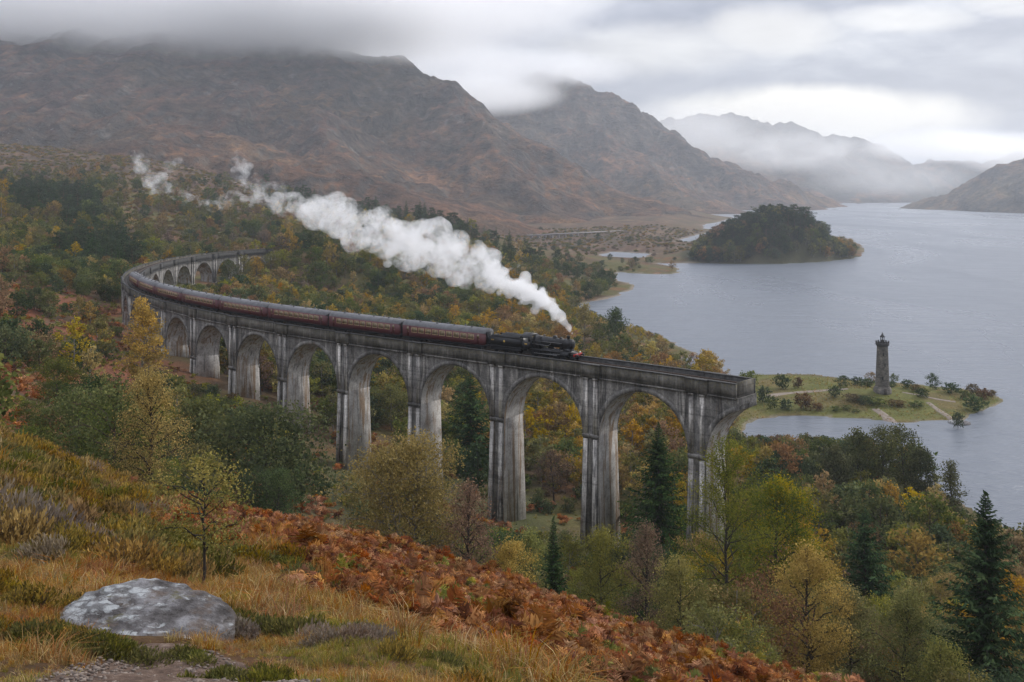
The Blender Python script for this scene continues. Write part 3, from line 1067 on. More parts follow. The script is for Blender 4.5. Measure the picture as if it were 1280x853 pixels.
# fragment of wall hanging on the broken end
A = Acc()
sbox(A, CUT + 0.25, CUT + 0.55, -HALF + 0.3, HALF - 0.3, ZTOP, 36.1)
vbuild(A, 'end_wall', M_CONC)
# deck slab and ballast
A = Acc()
sbox(A, CUT + 0.6, S_END, -HALF + 0.30, HALF - 0.30, ZTOP + 0.01, 35.05, n=130)
vbuild(A, 'track_bed', M_BALLAST)

# railway track: rails and sleepers, running on beyond the far end
track = empty('railway_track')
tag(track, kind='structure')
for g_ in (-0.75, 0.75):
    A = Acc()
    sbox(A, CUT + 0.7, S_END, g_ - 0.036, g_ + 0.036, 35.42, 35.60, n=170)
    A.build('rail', M_RUST, track)
A = Acc()
for k_ in np.arange(CUT + 1.0, S_END, 0.72):
    sbox(A, k_ - 0.125, k_ + 0.125, -1.28, 1.28, 35.0, 35.43, n=1)
o = A.build('sleepers', M_TIMBER, track)
tag(o, kind='stuff')

# ------------------------------------------------------------------ train
def paint(name, c, rough=0.35, spec=0.5, dirt=(0.05, 0.045, 0.04)):
    m, k, b = mat(name, rough, spec)
    p = k.add('ShaderNodeTexCoord').outputs['Object']
    n = k.noise(k.vmath('MULTIPLY', p, (1, 1, 0.4)), 2.5, 5, 0.65)
    k.put(b.inputs['Base Color'], k.mix(k.ramp(n, [(0.45, 0.0), (0.8, 0.3)]), c, dirt))
    return m


M_MAROON = paint('maroon coach paint', (0.085, 0.013, 0.016), 0.42)
M_ROOF = plain('grey coach roof', (0.135, 0.135, 0.14), 0.6, 0, 0.25, 1.5)
M_BLACK = paint('black engine paint', (0.010, 0.010, 0.011), 0.42, 0.35, (0.035, 0.034, 0.033))
M_COAL = plain('coal', (0.012, 0.012, 0.012), 0.5, 0, 0.6, 9)
M_REDBEAM = plain('red buffer beam', (0.42, 0.03, 0.02), 0.5)
M_GLASS = plain('coach window glass', (0.17, 0.13, 0.075), 0.15, 0, 0.3, 2, 0.6)
M_CREAM = plain('tan window frame', (0.42, 0.30, 0.16), 0.5)
M_GOLD = plain('gold transfer', (0.55, 0.36, 0.08), 0.5)
M_STEEL = plain('bright steel rod', (0.3, 0.3, 0.3), 0.4, 0.8)
RAIL = 35.60
CL, CW = 19.3, 1.36

# shared coach parts; local x runs along the train (forwards = +x), z up from rail
side = [(-CW, 0.95), (-CW - 0.02, 1.5), (-CW, 2.6), (-CW + 0.06, 3.02)]
roofp = [(-CW + 0.02, 2.98), (-1.08, 3.46), (-0.62, 3.72), (0, 3.81), (0.62, 3.72), (1.08, 3.46), (CW - 0.02, 2.98)]


def extr(A, prof, x0, x1, m=0):
    A.loft([[(x0, y, z) for y, z in prof], [(x1, y, z) for y, z in prof]], m=m)


A = Acc()
extr(A, [(-CW, 0.95), (-CW - 0.03, 1.6), (-CW, 2.97), (CW, 2.97), (CW + 0.03, 1.6), (CW, 0.95)], -CL / 2, CL / 2)
ME_BODY = A.mesh('body', [M_MAROON])
A = Acc()
extr(A, roofp + [(CW - 0.02, 2.9), (-CW + 0.02, 2.9)], -CL / 2 - 0.05, CL / 2 + 0.05)
ME_ROOF = A.mesh('roof', [M_ROOF])
A = Acc()
A.lathe([(0.16, -0.1), (0.16, 0.06), (0.2, 0.07), (0.2, 0.16), (0.0, 0.2)], n=10)
ME_VENT = A.mesh('roof_vent', [M_ROOF])
A = Acc()
A.box((0, 0, 0), (1.22, 0.03, 0.74))
ME_WIN = A.mesh('window', [M_GLASS])
A = Acc()
for dz_ in (-0.42, 0.42):
    A.box((0, 0, dz_), (1.36, 0.05, 0.09))
for dx_ in (-0.645, 0.645):
    A.box((dx_, 0, 0), (0.07, 0.05, 0.75))
A.box((0, 0, 0.2), (1.22, 0.045, 0.05))
ME_FRAME = A.mesh('frame', [M_CREAM])
A = Acc()
A.box((0, 0, 0), (0.66, 0.035, 1.85))
A.box((0, -0.02, 0.47), (0.48, 0.035, 0.66), m=1)
A.box((0.24, -0.03, -0.05), (0.05, 0.05, 0.16), m=2)
ME_DOOR = A.mesh('door', [M_MAROON, M_GLASS, M_CREAM])
A = Acc()
A.box((0, 0, 0.78), (CL - 0.4, 2.3, 0.26))
A.box((1.6, 0, 0.5), (2.4, 2.1, 0.4))
A.box((-2.2, 0, 0.52), (1.7, 2.0, 0.36))
for sx in (-1, 1):
    for sy in (-1, 1):
        A.tube([(sx * (CL / 2 - 0.1), sy * 0.87, 1.02), (sx * (CL / 2 + 0.45), sy * 0.87, 1.02)], [0.1, 0.1], 8)
        A.tube([(sx * (CL / 2 + 0.45), sy * 0.87, 1.02), (sx * (CL / 2 + 0.52), sy * 0.87, 1.02)], [0.22, 0.2], 10)
ME_UNDER = A.mesh('underframe', [M_DARKSTEEL])
A = Acc()
A.box((0, -0.98, 0.52), (3.1, 0.12, 0.3))
A.box((0, 0.98, 0.52), (3.1, 0.12, 0.3))
A.box((0, 0, 0.56), (0.5, 2.0, 0.24))
ME_BOGIE = A.mesh('bogie', [M_DARKSTEEL])
A = Acc()
for sy in (-0.75, 0.75):
    A.tube([(0, sy - 0.065, 0.455), (0, sy + 0.065, 0.455)], [0.455, 0.455], 16)
A.tube([(0, -0.7, 0.455), (0, 0.7, 0.455)], [0.08, 0.08], 6)
ME_WSET = A.mesh('wheelset', [M_DARKSTEEL])
A = Acc()
A.box((0, 0, 2.1), (0.56, 1.5, 2.2))
ME_GANG = A.mesh('gangway', [M_COAL])


def make_coach():
    r_ = empty('railway_coach')
    body = link('body', ME_BODY, r_)
    rf = link('roof', ME_ROOF, r_)
    for k_ in range(9):
        v = link('roof_vent', ME_VENT, rf)
        v.location = (-8.2 + k_ * 2.05, 0.35 * (-1) ** k_, 3.78)
    for sy in (-1, 1):
        for k_ in range(9):
            wn = link('window', ME_WIN, r_)
            wn.location = (-6.72 + k_ * 1.68, sy * (CW + 0.022), 2.25)
            fr = link('frame', ME_FRAME, wn)
            fr.location = (0, sy * 0.012, 0)
        for dx_ in (-8.35, 8.35):
            d_ = link('door', ME_DOOR, r_)
            d_.location = (dx_, sy * (CW + 0.025), 1.95)
            if sy > 0:
                d_.rotation_euler = (0, 0, PI)
    link('underframe', ME_UNDER, r_)
    for sx in (-6.9, 6.9):
        b_ = link('bogie', ME_BOGIE, r_)
        b_.location = (sx, 0, 0)
        for ax in (-1.3, 1.3):
            ws = link('wheelset', ME_WSET, b_)
            ws.location = (ax, 0, 0)
    for sx in (-1, 1):
        g_ = link('gangway', ME_GANG, r_)
        g_.location = (sx * (CL / 2 + 0.28), 0, 0)
    return r_


def kids(o):
    return list(o.children)


def copy_tree(o, parent=None):
    c = o.copy()
    COL.objects.link(c)
    if parent is not None:
        c.parent = parent
    for ch in kids(o):
        copy_tree(ch, c)
    return c


def s_at_px(target, w=0.0, z=36.0):
    ss = np.linspace(-6, 200, 4000)
    x, y = path(ss, w)
    return float(np.interp(-target, -(CX + F * x / y)[::1], ss))


S_FRONT = s_at_px(727, 0)
TRAIN_OFF = 0.0


def place(o, s_mid, length):
    """stand a vehicle on the rails: both ends on the centre line, nose towards the broken end"""
    a, b = np.array(path(s_mid - length * 0.36)), np.array(path(s_mid + length * 0.36))
    c = (a + b) / 2
    o.location = (c[0], c[1], RAIL)
    d_ = a - b
    o.rotation_euler = (0, 0, math.atan2(d_[1], d_[0]))


LOCO_L, TEND_L = 11.2, 7.2
# ---- engine (local x forward; front buffers at +LOCO_L/2)
loco = empty('steam_locomotive')
tag(loco, 'black steam locomotive with red front beam heading the maroon train', 'locomotive')
xf = LOCO_L / 2
A = Acc()
cz_ = 2.62                                        # boiler centre line
prof = [(-2.35, .86), (-1.2, .83), (0.6, .79), (2.25, .76)]
A.loft([[(x, r_ * math.cos(t), cz_ + r_ * math.sin(t)) for t in np.arange(24) * 2 * PI / 24] for x, r_ in prof])
for x in (-1.9, -0.6, 0.7, 1.9):
    A.loft([[(x + dx_, .855 * math.cos(t) * (1 - .02 * (x + 2)), cz_ + .855 * (1 - .02 * (x + 2)) * math.sin(t)) for t in np.arange(24) * 2 * PI / 24] for dx_ in (-.04, .04)])
boiler = A.build('boiler', [M_BLACK], loco, smooth=True)
A = Acc()
A.loft([[(x, r_ * math.cos(t), cz_ + r_ * math.sin(t)) for t in np.arange(24) * 2 * PI / 24] for x, r_ in [(2.25, .82), (3.85, .82), (3.9, .78)]])
A.box((3.05, 0, 1.55), (1.3, 1.3, 0.7))
sbx = A.build('smokebox', [M_BLACK], loco, smooth=False)
A = Acc()
A.loft([[(x, r_ * math.cos(t), cz_ + r_ * math.sin(t)) for t in np.arange(20) * 2 * PI / 20] for x, r_ in [(3.88, .66), (3.97, .6), (4.04, .4), (4.06, .05)]])
A.tube([(4.05, 0, cz_), (4.16, 0, cz_)], [.09, .09], 8)
A.box((4.12, 0, cz_ + .02), (.04, .5, .06))
A.build('smokebox_door', [M_BLACK], sbx)
A = Acc()
A.lathe([(.34, 3.30), (.25, 3.42), (.24, 3.62), (.27, 3.86), (.33, 3.90), (.33, 3.97), (.22, 3.97), (.2, 3.6)], (3.05, 0, 0), 18)
A.build('chimney', [M_BLACK], sbx, smooth=False)
A = Acc()
A.lathe([(.46, 3.28), (.40, 3.44), (.38, 3.62), (.28, 3.76), (.1, 3.82), (0, 3.83)], (0.35, 0, 0), 18)
A.build('steam_dome', [M_BLACK], boiler, smooth=True)
A = Acc()
A.lathe([(.30, 3.3), (.27, 3.45), (.22, 3.58), (0, 3.63)], (1.55, 0, 0), 14)
A.build('top_feed', [M_BLACK], boiler, smooth=True)
A = Acc()
for dx_ in (-.1, .12):
    A.lathe([(.07, 3.4), (.07, 3.72), (.1, 3.74), (0, 3.78)], (-1.8 + dx_, 0, 0), 8)
A.build('safety_valve', [M_STEEL], boiler)
A = Acc()                                         # firebox: square shouldered
fb = [(-.84, 1.25), (-.88, 2.4), (-.8, 3.15), (-.5, 3.46), (0, 3.52), (.5, 3.46), (.8, 3.15), (.88, 2.4), (.84, 1.25)]
A.loft([[(-3.6, y, z) for y, z in fb], [(-2.3, y * .98, z - .02 if z > 2 else z) for y, z in fb]])
A.build('firebox', [M_BLACK], loco)
A = Acc()
for sy in (-1, 1):                                # cab: side sheets with cut-out, front sheet, curved roof
    A.box((-4.75, sy * 1.3, 1.85), (1.7, .05, 1.3))
    A.box((-4.05, sy * 1.3, 2.85), (.5, .05, .75))
    A.box((-5.45, sy * 1.3, 2.85), (.22, .05, .75))
A.box((-3.92, 0, 2.2), (.05, 2.6, 2.0))
cab = A.build('cab', [M_BLACK], loco)
A = Acc()
cr = [(-1.36, 3.2), (-1.1, 3.5), (-.6, 3.74), (0, 3.82), (.6, 3.74), (1.1, 3.5), (1.36, 3.2)]
A.loft([[(x, y, z) for y, z in cr] + [(x, y, z - .06) for y, z in cr[::-1]] for x in (-5.75, -3.8)])
A.build('cab_roof', [M_BLACK], cab)
for sy in (-1, 1):
    A = Acc()
    A.box((0, 0, 0), (.56, .015, .2))
    pl = A.build('number_plate', [M_GOLD], cab)
    pl.location = (-4.75, sy * 1.335, 2.05)
A = Acc()
A.box((-.3, 0, 1.38), (8.6, 2.55, .07))
A.box((4.35, 0, 1.12), (.9, 2.4, .06))
for sy in (-1, 1):
    A.box((-.3, sy * 1.26, 1.3), (8.6, .05, .16))
A.build('running_plate', [M_BLACK], loco)
A = Acc()
A.box((0, 0, 1.0), (9.6, 1.05, .6))
A.build('frames', [M_DARKSTEEL], loco)
A = Acc()
A.box((xf - .72, 0, 1.02), (.08, 2.5, .44))
beam = A.build('buffer_beam', [M_REDBEAM], loco)
for sy in (-1, 1):
    A = Acc()
    A.tube([(xf - .7, sy * .87, 1.03), (xf - .2, sy * .87, 1.03)], [.12, .1], 10)
    A.tube([(xf - .2, sy * .87, 1.03), (xf - .12, sy * .87, 1.03)], [.24, .22], 14)
    A.build('buffer', [M_DARKSTEEL], beam)
A = Acc()
A.box((0, 0, 0), (.14, .2, .26))
A.tube([(.07, 0, .02), (.11, 0, .02)], [.07, .07], 10)
lp = A.build('lamp', [plain('white lamp', (.75, .73, .68), .4)], beam)
lp.location = (xf - .6, 0.5, 1.42)
for sy in (-1, 1):
    A = Acc()
    A.tube([(2.35, sy * 1.12, .98), (3.75, sy * 1.12, 1.0)], [.34, .34], 14)
    A.build('cylinder', [M_BLACK], loco)
A = Acc()
drv = []
for x in (-3.2, -.95, 1.3):
    B = Acc()
    for sy in (-.76, .76):
        B.tube([(0, sy - .07, 0), (0, sy + .07, 0)], [.9, .9], 28)
        for t in np.arange(12) * 2 * PI / 12:
            B.tube([(.1 * math.cos(t), sy * 1.1, .1 * math.sin(t)), (.78 * math.cos(t), sy * 1.1, .78 * math.sin(t))], [.035, .03], 4)
    wv = B.build('driving_wheel', [M_DARKSTEEL], loco)
    wv.location = (x, 0, .915)
for x in (2.55, 4.3):
    wv = link('leading_wheel', ME_WSET, loco)
    wv.location = (x, 0, 0)
for sy in (-1, 1):
    A = Acc()
    A.box((-.95, sy * .98, .68), (4.7, .05, .12))
    A.box((1.0, sy * 1.05, .86), (2.9, .05, .1), rot=(0, -.05, 0))
    A.build('side_rod', [M_STEEL], loco)
    A = Acc()
    A.tube([(-3.8, sy * .95, 2.72), (2.3, sy * .86, 2.72)], [.025, .025], 5)
    A.build('handrail', [M_STEEL], loco)
    A = Acc()
    A.tube([(-3.7, sy * .98, 2.2), (-.4, sy * .98, 2.12), (.1, sy * .9, 2.5)], [.05, .05, .05], 6)
    A.build('pipe', [M_STEEL], loco)
# ---- tender
tender = empty('locomotive_tender')
tag(tender, 'black tender heaped with coal coupled between the locomotive and first coach', 'tender')
tl = TEND_L / 2 - .35
A = Acc()
A.box((0, 0, 2.02), (tl * 2, 2.56, 1.3))
for sy in (-1, 1):
    A.box((.2, sy * 1.2, 2.85), (tl * 2 - .6, .05, .5), rot=(sy * .22, 0, 0))
A.box((-tl + .3, 0, 2.75), (.05, 2.3, .35))
tb = A.build('tank', [M_BLACK], tender)
rng = np.random.default_rng(5)
A = Acc()
nx_, ny_ = 26, 12
gx_, gy_ = np.meshgrid(np.linspace(-2.0, 2.9, nx_), np.linspace(-1.05, 1.05, ny_), indexing='ij')
hh = 2.72 + .75 * (1 - (gy_ / 1.15) ** 2) * np.clip((gx_ + 2.1) / 1.6, 0, 1) * (1 - .25 * np.clip((gx_ - 1.5) / 1.4, 0, 1)) + rng.uniform(-.09, .09, gx_.shape)
A.add(np.stack([gx_, gy_, hh], -1).reshape(-1, 3), [(i * ny_ + j, (i + 1) * ny_ + j, (i + 1) * ny_ + j + 1, i * ny_ + j + 1) for i in range(nx_ - 1) for j in range(ny_ - 1)])
o = A.build('coal', [M_COAL], tender)
A = Acc()
A.box((0, 0, 1.1), (tl * 2 + .2, 2.3, .3))
for sy in (-1, 1):
    A.box((0, sy * 1.0, .75), (tl * 2 - .2, .06, .55))
    A.tube([(-tl - .1, sy * .87, 1.03), (-tl - .5, sy * .87, 1.03)], [.12, .2], 10)
A.build('frames', [M_DARKSTEEL], tender)
for x in (-2.1, 0, 2.1):
    wv = link('wheelset', ME_WSET, tender)
    wv.location = (x, 0, 0)
for sy in (-1, 1):
    A = Acc()
    A.lathe([(.0, -.01), (.17, -.01), (.2, 0), (.17, .01), (0, .01)], n=14)
    em = A.build('emblem', [M_GOLD], tb)
    em.location = (-.05, sy * 1.30, 2.1)
    em.rotation_euler = (PI / 2, 0, 0)
    A = Acc()
    for kx in (-.22, 0.0, .22):
        A.box((kx, 0, 0), (.09, .012, .22))
    em = A.build('lettering', [M_GOLD], tb)
    em.location = (-2.55, sy * 1.30, 2.15)

s_ = S_FRONT
place(loco, s_ + LOCO_L / 2, LOCO_L)
s_ += LOCO_L + .1
place(tender, s_ + TEND_L / 2, TEND_L)
s_ += TEND_L + .25
coach0 = make_coach()
ords = ['first maroon coach, coupled right behind the black tender', 'second maroon coach behind the locomotive, over tall arches', 'third maroon coach behind the locomotive on the viaduct',
        'fourth maroon coach behind the locomotive, midway along the train', 'fifth maroon coach behind the locomotive, nearing the bend', 'sixth maroon coach behind the locomotive, above the golden birch', 'seventh maroon coach, second last, on the bend of the viaduct',
        'last maroon coach at the tail of the train']
S_LAST = s_at_px(166, 0)
for i in range(8):
    c_ = coach0 if i == 0 else copy_tree(coach0)
    tag(c_, ords[i], 'railway coach', 'maroon coaches of the train')
    place(c_, s_ + (CL + 1.12) / 2, CL)
    s_ += CL + 1.12

# ------------------------------------------------------------------ plants
def unit(v):
    return v / (np.linalg.norm(v, axis=-1, keepdims=True) + 1e-9)


def leaf_cards(A, C, size, cols, rng, aspect=0.62, up=0.0, dirs=None, fold=0.18, m=0):
    """many small bent leaf faces, one per centre"""
    n = len(C)
    a = unit(rng.normal(size=(n, 3))) if dirs is None else unit(dirs + rng.normal(size=(n, 3)) * 0.25)
    if up:
        a[:, 2] -= up
        a = unit(a)
    b = unit(np.cross(a, rng.normal(size=(n, 3))))
    nn = np.cross(a, b)
    sz = (size * np.exp(rng.normal(size=n) * 0.25))[:, None] if np.isscalar(size) else np.asarray(size)[:, None]
    la, lb = a * sz * 0.5, b * sz * 0.5 * aspect
    f = nn * sz * fold
    V = np.stack([C - la, C + lb + f, C + la, C - lb + f], 1).reshape(-1, 3)
    A.add(V, np.arange(n * 4).reshape(-1, 4), col=np.repeat(cols, 4, 0), m=m)


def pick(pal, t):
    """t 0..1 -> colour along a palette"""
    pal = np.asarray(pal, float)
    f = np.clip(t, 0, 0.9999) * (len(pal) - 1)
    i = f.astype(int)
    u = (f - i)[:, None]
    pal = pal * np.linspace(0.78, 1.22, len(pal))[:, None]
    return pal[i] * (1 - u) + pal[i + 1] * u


GOLD = [(0.11, 0.095, 0.028), (0.205, 0.15, 0.036), (0.29, 0.20, 0.045), (0.34, 0.235, 0.065)]
YELLOW = [(0.15, 0.125, 0.03), (0.30, 0.215, 0.032), (0.42, 0.29, 0.038)]
OLIVE = [(0.065, 0.072, 0.026), (0.115, 0.11, 0.036), (0.175, 0.15, 0.048)]
GREEN = [(0.04, 0.056, 0.022), (0.07, 0.086, 0.030), (0.115, 0.12, 0.04)]
LIME = [(0.08, 0.095, 0.026), (0.145, 0.145, 0.034), (0.23, 0.20, 0.042)]
RUSSET = [(0.085, 0.056, 0.028), (0.15, 0.092, 0.04), (0.215, 0.135, 0.058)]
ORANGE = [(0.14, 0.085, 0.026), (0.24, 0.14, 0.036), (0.32, 0.19, 0.05)]
DARK = [(0.022, 0.036, 0.020), (0.040, 0.058, 0.028), (0.062, 0.08, 0.038)]
SPRUCE = [(0.015, 0.032, 0.013), (0.031, 0.057, 0.021), (0.062, 0.09, 0.031)]
PINE = [(0.020, 0.034, 0.02), (0.036, 0.052, 0.028), (0.06, 0.075, 0.036)]
PURPLE = [(0.075, 0.055, 0.042), (0.12, 0.085, 0.06), (0.165, 0.12, 0.08)]
BARKS = {'birch': (0.20, 0.185, 0.17), 'dark': (0.05, 0.042, 0.036), 'brown': (0.075, 0.055, 0.042), 'pine': (0.13, 0.075, 0.05)}


def gen_tree(rng, H, Rr, n_limb=16, n_leaf=900, leaf=0.4, pal=GOLD, base=0.18, bark='birch', shape='round', trunk_r=None, clump=0.3, droop=0.25, twin=False, bare=0.0, twigs=3, limb_n=4, top=1.0):
    """returns (wood, leaves); the foot stands at the origin"""
    Wd, Lf = Acc(), Acc()
    bc = BARKS[bark]
    tr = trunk_r or max(0.05, H * 0.017)
    stems = [(0.0, 0.0, 1.0)] if not twin else [(-0.04 * H, 0.01 * H, 0.92), (0.05 * H, -0.01 * H, 1.0)]
    anchors, adir, aid = [], [], []
    lid = 0
    for (ox, oy, hs) in stems:
        k = 9
        zz = np.linspace(0, H * 0.96 * hs, k)
        wob = np.cumsum(rng.normal(size=(k, 2)) * H * 0.009, axis=0)
        tp = np.column_stack([ox * np.sqrt(zz / H) * 2 + wob[:, 0] * (zz > 0), oy * np.sqrt(zz / H) * 2 + wob[:, 1] * (zz > 0), zz])
        tp[0, :2] = (ox * .1, oy * .1)
        Wd.tube(np.vstack([tp[0] - (0, 0, .35), tp]), np.concatenate([[tr * 1.35], np.linspace(tr, tr * 0.14, k)]), 7, m=0, col=np.array(bc))
        for i in range(n_limb):
            t = base + (1 - base) * ((i + rng.uniform(0.1, 0.9)) / n_limb) * 0.97
            tt = (t - base) / (1 - base)
            if shape == 'round':
                r = Rr * (max(0.0, 1 - (2 * tt - 0.86) ** 2 * (0.95 if tt > .43 else 0.8))) ** 0.6
            elif shape == 'cone':
                r = Rr * (0.25 + 0.75 * min(1, tt / 0.28)) * (1 - tt) ** 0.75 + 0.06 * Rr
            elif shape == 'egg':
                r = Rr * min(1, (tt + .12) / .38) ** .7 * (1 - max(0, tt - .38) / .66) ** 0.7
            else:
                r = Rr * (0.55 + 0.45 * math.sin(PI * min(1, tt * 1.1)))
            r *= rng.uniform(0.68, 1.12)
            az = i * 2.39996 + rng.uniform(-0.5, 0.5)
            zs = (t * 0.82) * H * hs
            rise = rng.uniform(0.15, 0.5) * r
            p0 = np.array([np.interp(zs, zz, tp[:, 0]), np.interp(zs, zz, tp[:, 1]), zs])
            end = np.array([p0[0] + r * math.cos(az), p0[1] + r * math.sin(az), min(H * hs * top, t * H * hs + rise * 0.6)])
            q = np.linspace(0, 1, limb_n + 1)[:, None]
            lp = p0 * (1 - q) + end * q
            lp[:, 2] += np.sin(q[:, 0] * PI) * r * 0.10 - q[:, 0] ** 3 * droop * r * 0.4
            lp[1:-1] += rng.normal(size=(limb_n - 1, 3)) * r * 0.045
            lr = tr * 0.42 * (1 - 0.6 * tt) + 0.008
            Wd.tube(lp, np.linspace(lr, lr * 0.22, limb_n + 1), 4, cap=False, col=np.array(bc) * 0.8)
            lid += 1
            for f in np.linspace(0.35, 1.0, 6):
                pt = lp[0] * 0 + np.array([np.interp(f, q[:, 0], lp[:, c]) for c in range(3)])
                anchors.append(pt)
                adir.append(end - p0)
                aid.append(lid)
            for s_ in range(twigs):
                f = rng.uniform(0.4, 0.95)
                a0 = np.array([np.interp(f, q[:, 0], lp[:, c]) for c in range(3)])
                d = unit((end - p0) + rng.normal(size=3) * r * 0.55) * r * rng.uniform(0.25, 0.5)
                d[2] -= droop * abs(r) * 0.2
                a1 = a0 + d
                a1[2] = min(a1[2], H * hs)
                Wd.tube([a0, (a0 + a1) / 2 + (0, 0, .04 * r), a1], [lr * .35, lr * .25, lr * .1], 3, cap=False, col=np.array(bc) * 0.75)
                lid += 1
                for g in (0.35, 0.7, 1.0):
                    anchors.append(a0 + d * g)
                    adir.append(d)
                    aid.append(lid)
    An, Ad, Ai = np.array(anchors), np.array(adir), np.array(aid)
    hue = rng.uniform(0, 1, lid + 1)
    live = np.where(rng.uniform(0, 1, lid + 1) < bare, 0.12, 1.0)
    wgt = live[Ai]
    ix = rng.choice(len(An), n_leaf, p=wgt / wgt.sum())
    sp = clump * (Rr / 3.0) ** 0.5
    C = An[ix] + rng.normal(size=(n_leaf, 3)) * sp * np.array([1, 1, 0.8])
    C[:, 2] -= np.abs(rng.normal(size=n_leaf)) * droop * sp
    C[:, 2] = np.clip(C[:, 2], 0.05 * H * 0.3, H * 1.01)
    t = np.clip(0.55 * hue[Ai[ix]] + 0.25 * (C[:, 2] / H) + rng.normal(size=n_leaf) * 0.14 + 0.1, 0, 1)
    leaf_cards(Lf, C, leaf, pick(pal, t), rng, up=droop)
    return Wd, Lf


def gen_spruce(rng, H, Rr, whorl=0.5, per=7, sprays=7, pal=SPRUCE, base=0.06, gap=0.0, w0=0.16, cap=9.0):
    Wd, Lf = Acc(), Acc()
    Wd.tube([(0, 0, -.3), (0, 0, 0), (0, 0, H * .5), (0, 0, H)], [H * .019, H * .016, H * .009, .01], 7, col=BARKS['dark'])
    C, D, Sz, T = [], [], [], []
    z = H * base
    while z < H * 0.985:
        t = (z / H - base) / (1 - base)
        L = 1.55 * Rr * (1 - t) ** 0.88 * (0.55 + 0.45 * min(1, t / .12 + .5))
        nb = max(4, int(per * (0.6 + 0.4 * (1 - t))))
        a0 = rng.uniform(0, 6.28)
        for b_ in range(nb):
            if rng.uniform() < gap:
                continue
            az = a0 + b_ * 6.283 / nb + rng.normal() * .2
            l = L * rng.uniform(0.55, 1.18)
            dr = -0.30 + 0.65 * t + rng.normal() * .06         # droops low down, rises near the leader
            ks = max(3, int(sprays * (0.35 + 0.65 * (1 - t))))
            u = np.array([math.cos(az), math.sin(az), 0])
            sd = np.array([-math.sin(az), math.cos(az), 0])
            tipz = lambda q: l * (dr * q + 0.16 * q ** 3)
            Wd.tube([(0, 0, z), u * l * .5 + (0, 0, z + tipz(.5)), u * l + (0, 0, z + tipz(1.0))], [.012 * H * (1 - t) * .35 + .008, .015, .004], 3, cap=False, col=BARKS['dark'])
            hue = rng.uniform(0, .6)
            for j in range(ks):
                q = (j + .6) / ks
                ln = min(cap * rng.uniform(.7, 1.2), 0.42 * l * (1 - q * .72) + .12)
                for sg in (-1, 1):
                    d = u * 0.62 + sd * sg * 0.62 + np.array([0, 0, -0.28 + dr * .3])
                    C.append(u * l * q + np.array([0, 0, z + tipz(q)]) + d * ln * .45 + rng.normal(size=3) * .03 * l)
                    D.append(d)
                    Sz.append(ln)
                    T.append(hue + .35 * q + rng.normal() * .08)
                # hanging spray under the branch and the tip
                C.append(u * l * q + np.array([0, 0, z + tipz(q) - ln * .16]))
                D.append(u * .8 + np.array([0, 0, -.45]))
                Sz.append(ln * .8)
                T.append(hue * .5)
        z += whorl * (0.55 + 0.6 * (1 - t)) * rng.uniform(.8, 1.2)
    C.append(np.array([0, 0, H * .99]))
    D.append(np.array([0, 0, 1.0]))
    Sz.append(H * .05)
    T.append(.5)
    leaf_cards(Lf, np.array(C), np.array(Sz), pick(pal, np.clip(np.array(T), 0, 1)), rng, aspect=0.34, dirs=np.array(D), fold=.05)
    return Wd, Lf


def gen_pine(rng, H, Rr, n_leaf=1200, leaf=0.45, pal=PINE, base=0.35):
    """Scots pine: bare reddish stem, layered clumps"""
    Wd, Lf = Acc(), Acc()
    k = 7
    zz = np.linspace(0, H * .95, k)
    tp = np.column_stack([np.cumsum(rng.normal(size=k) * H * .012), np.cumsum(rng.normal(size=k) * H * .012), zz])
    Wd.tube(np.vstack([tp[0] - (0, 0, .3), tp]), np.concatenate([[H * .02], np.linspace(H * .018, H * .006, k)]), 7, col=BARKS['pine'])
    nl = 15
    Cs, Ts = [], []
    for i in range(nl):
        t = base + (1 - base) * (i + rng.uniform(0, 1)) / nl
        tt = (t - base) / (1 - base)
        r = Rr * (0.5 + 0.5 * math.sin(PI * min(1, .25 + tt * .8))) * rng.uniform(.6, 1.1) * (1 if tt < .8 else .7)
        az = i * 2.39996 + rng.uniform(-.5, .5)
        z = t * H
        p0 = np.array([np.interp(z * .93, zz, tp[:, 0]), np.interp(z * .93, zz, tp[:, 1]), z * .93])
        e = p0 + np.array([r * math.cos(az), r * math.sin(az), r * rng.uniform(.1, .45)])
        e[2] = min(e[2], H)
        Wd.tube([p0, (p0 + e) / 2 + (0, 0, -.05 * r), e], [H * .006, H * .005, .02], 4, cap=False, col=BARKS['pine'])
        for c_ in range(4):
            f = rng.uniform(.45, 1.05)
            cc = p0 * (1 - f) + e * f + rng.normal(size=3) * r * .16
            m_ = int(n_leaf / nl / 4)
            Cs.append(cc + rng.normal(size=(m_, 3)) * np.array([.3, .3, .15]) * (Rr / 2.4))
            Ts.append(np.clip(rng.uniform(0, .5) + rng.normal(size=m_) * .15 + .2, 0, 1))
    C = np.vstack(Cs)
    leaf_cards(Lf, C, leaf, pick(pal, np.concatenate(Ts)), rng, aspect=.4, up=-.5)
    return Wd, Lf


def place_tree(name, gen, x, y, z, label, cat, group=None, rz=0.0, lm=None, scale=1.0):
    """a thing with a trunk and a crown"""
    Wd, Lf = gen
    r_ = empty(name, (x, y, z), rz)
    r_.scale = (scale,) * 3
    Wd.build('trunk', M_BARK, r_)
    Lf.build('crown', lm or M_LEAF, r_)
    tag(r_, label, cat, group)
    return r_


SRC = bpy.data.collections.new('plant sources')     # meshes handed to the scattering below; not part of the scene


def source(key, gen, lm=None):
    Wd, Lf = gen
    A = Acc()
    A.join(Wd)
    Lf.QM = [q * 0 + 1 for q in Lf.QM]
    A.join(Lf)
    me = A.mesh(key, [M_BARK, lm or M_LEAF])
    o = bpy.data.objects.new(key, me)
    Lf.QM = [q * 0 for q in Lf.QM]
    return o


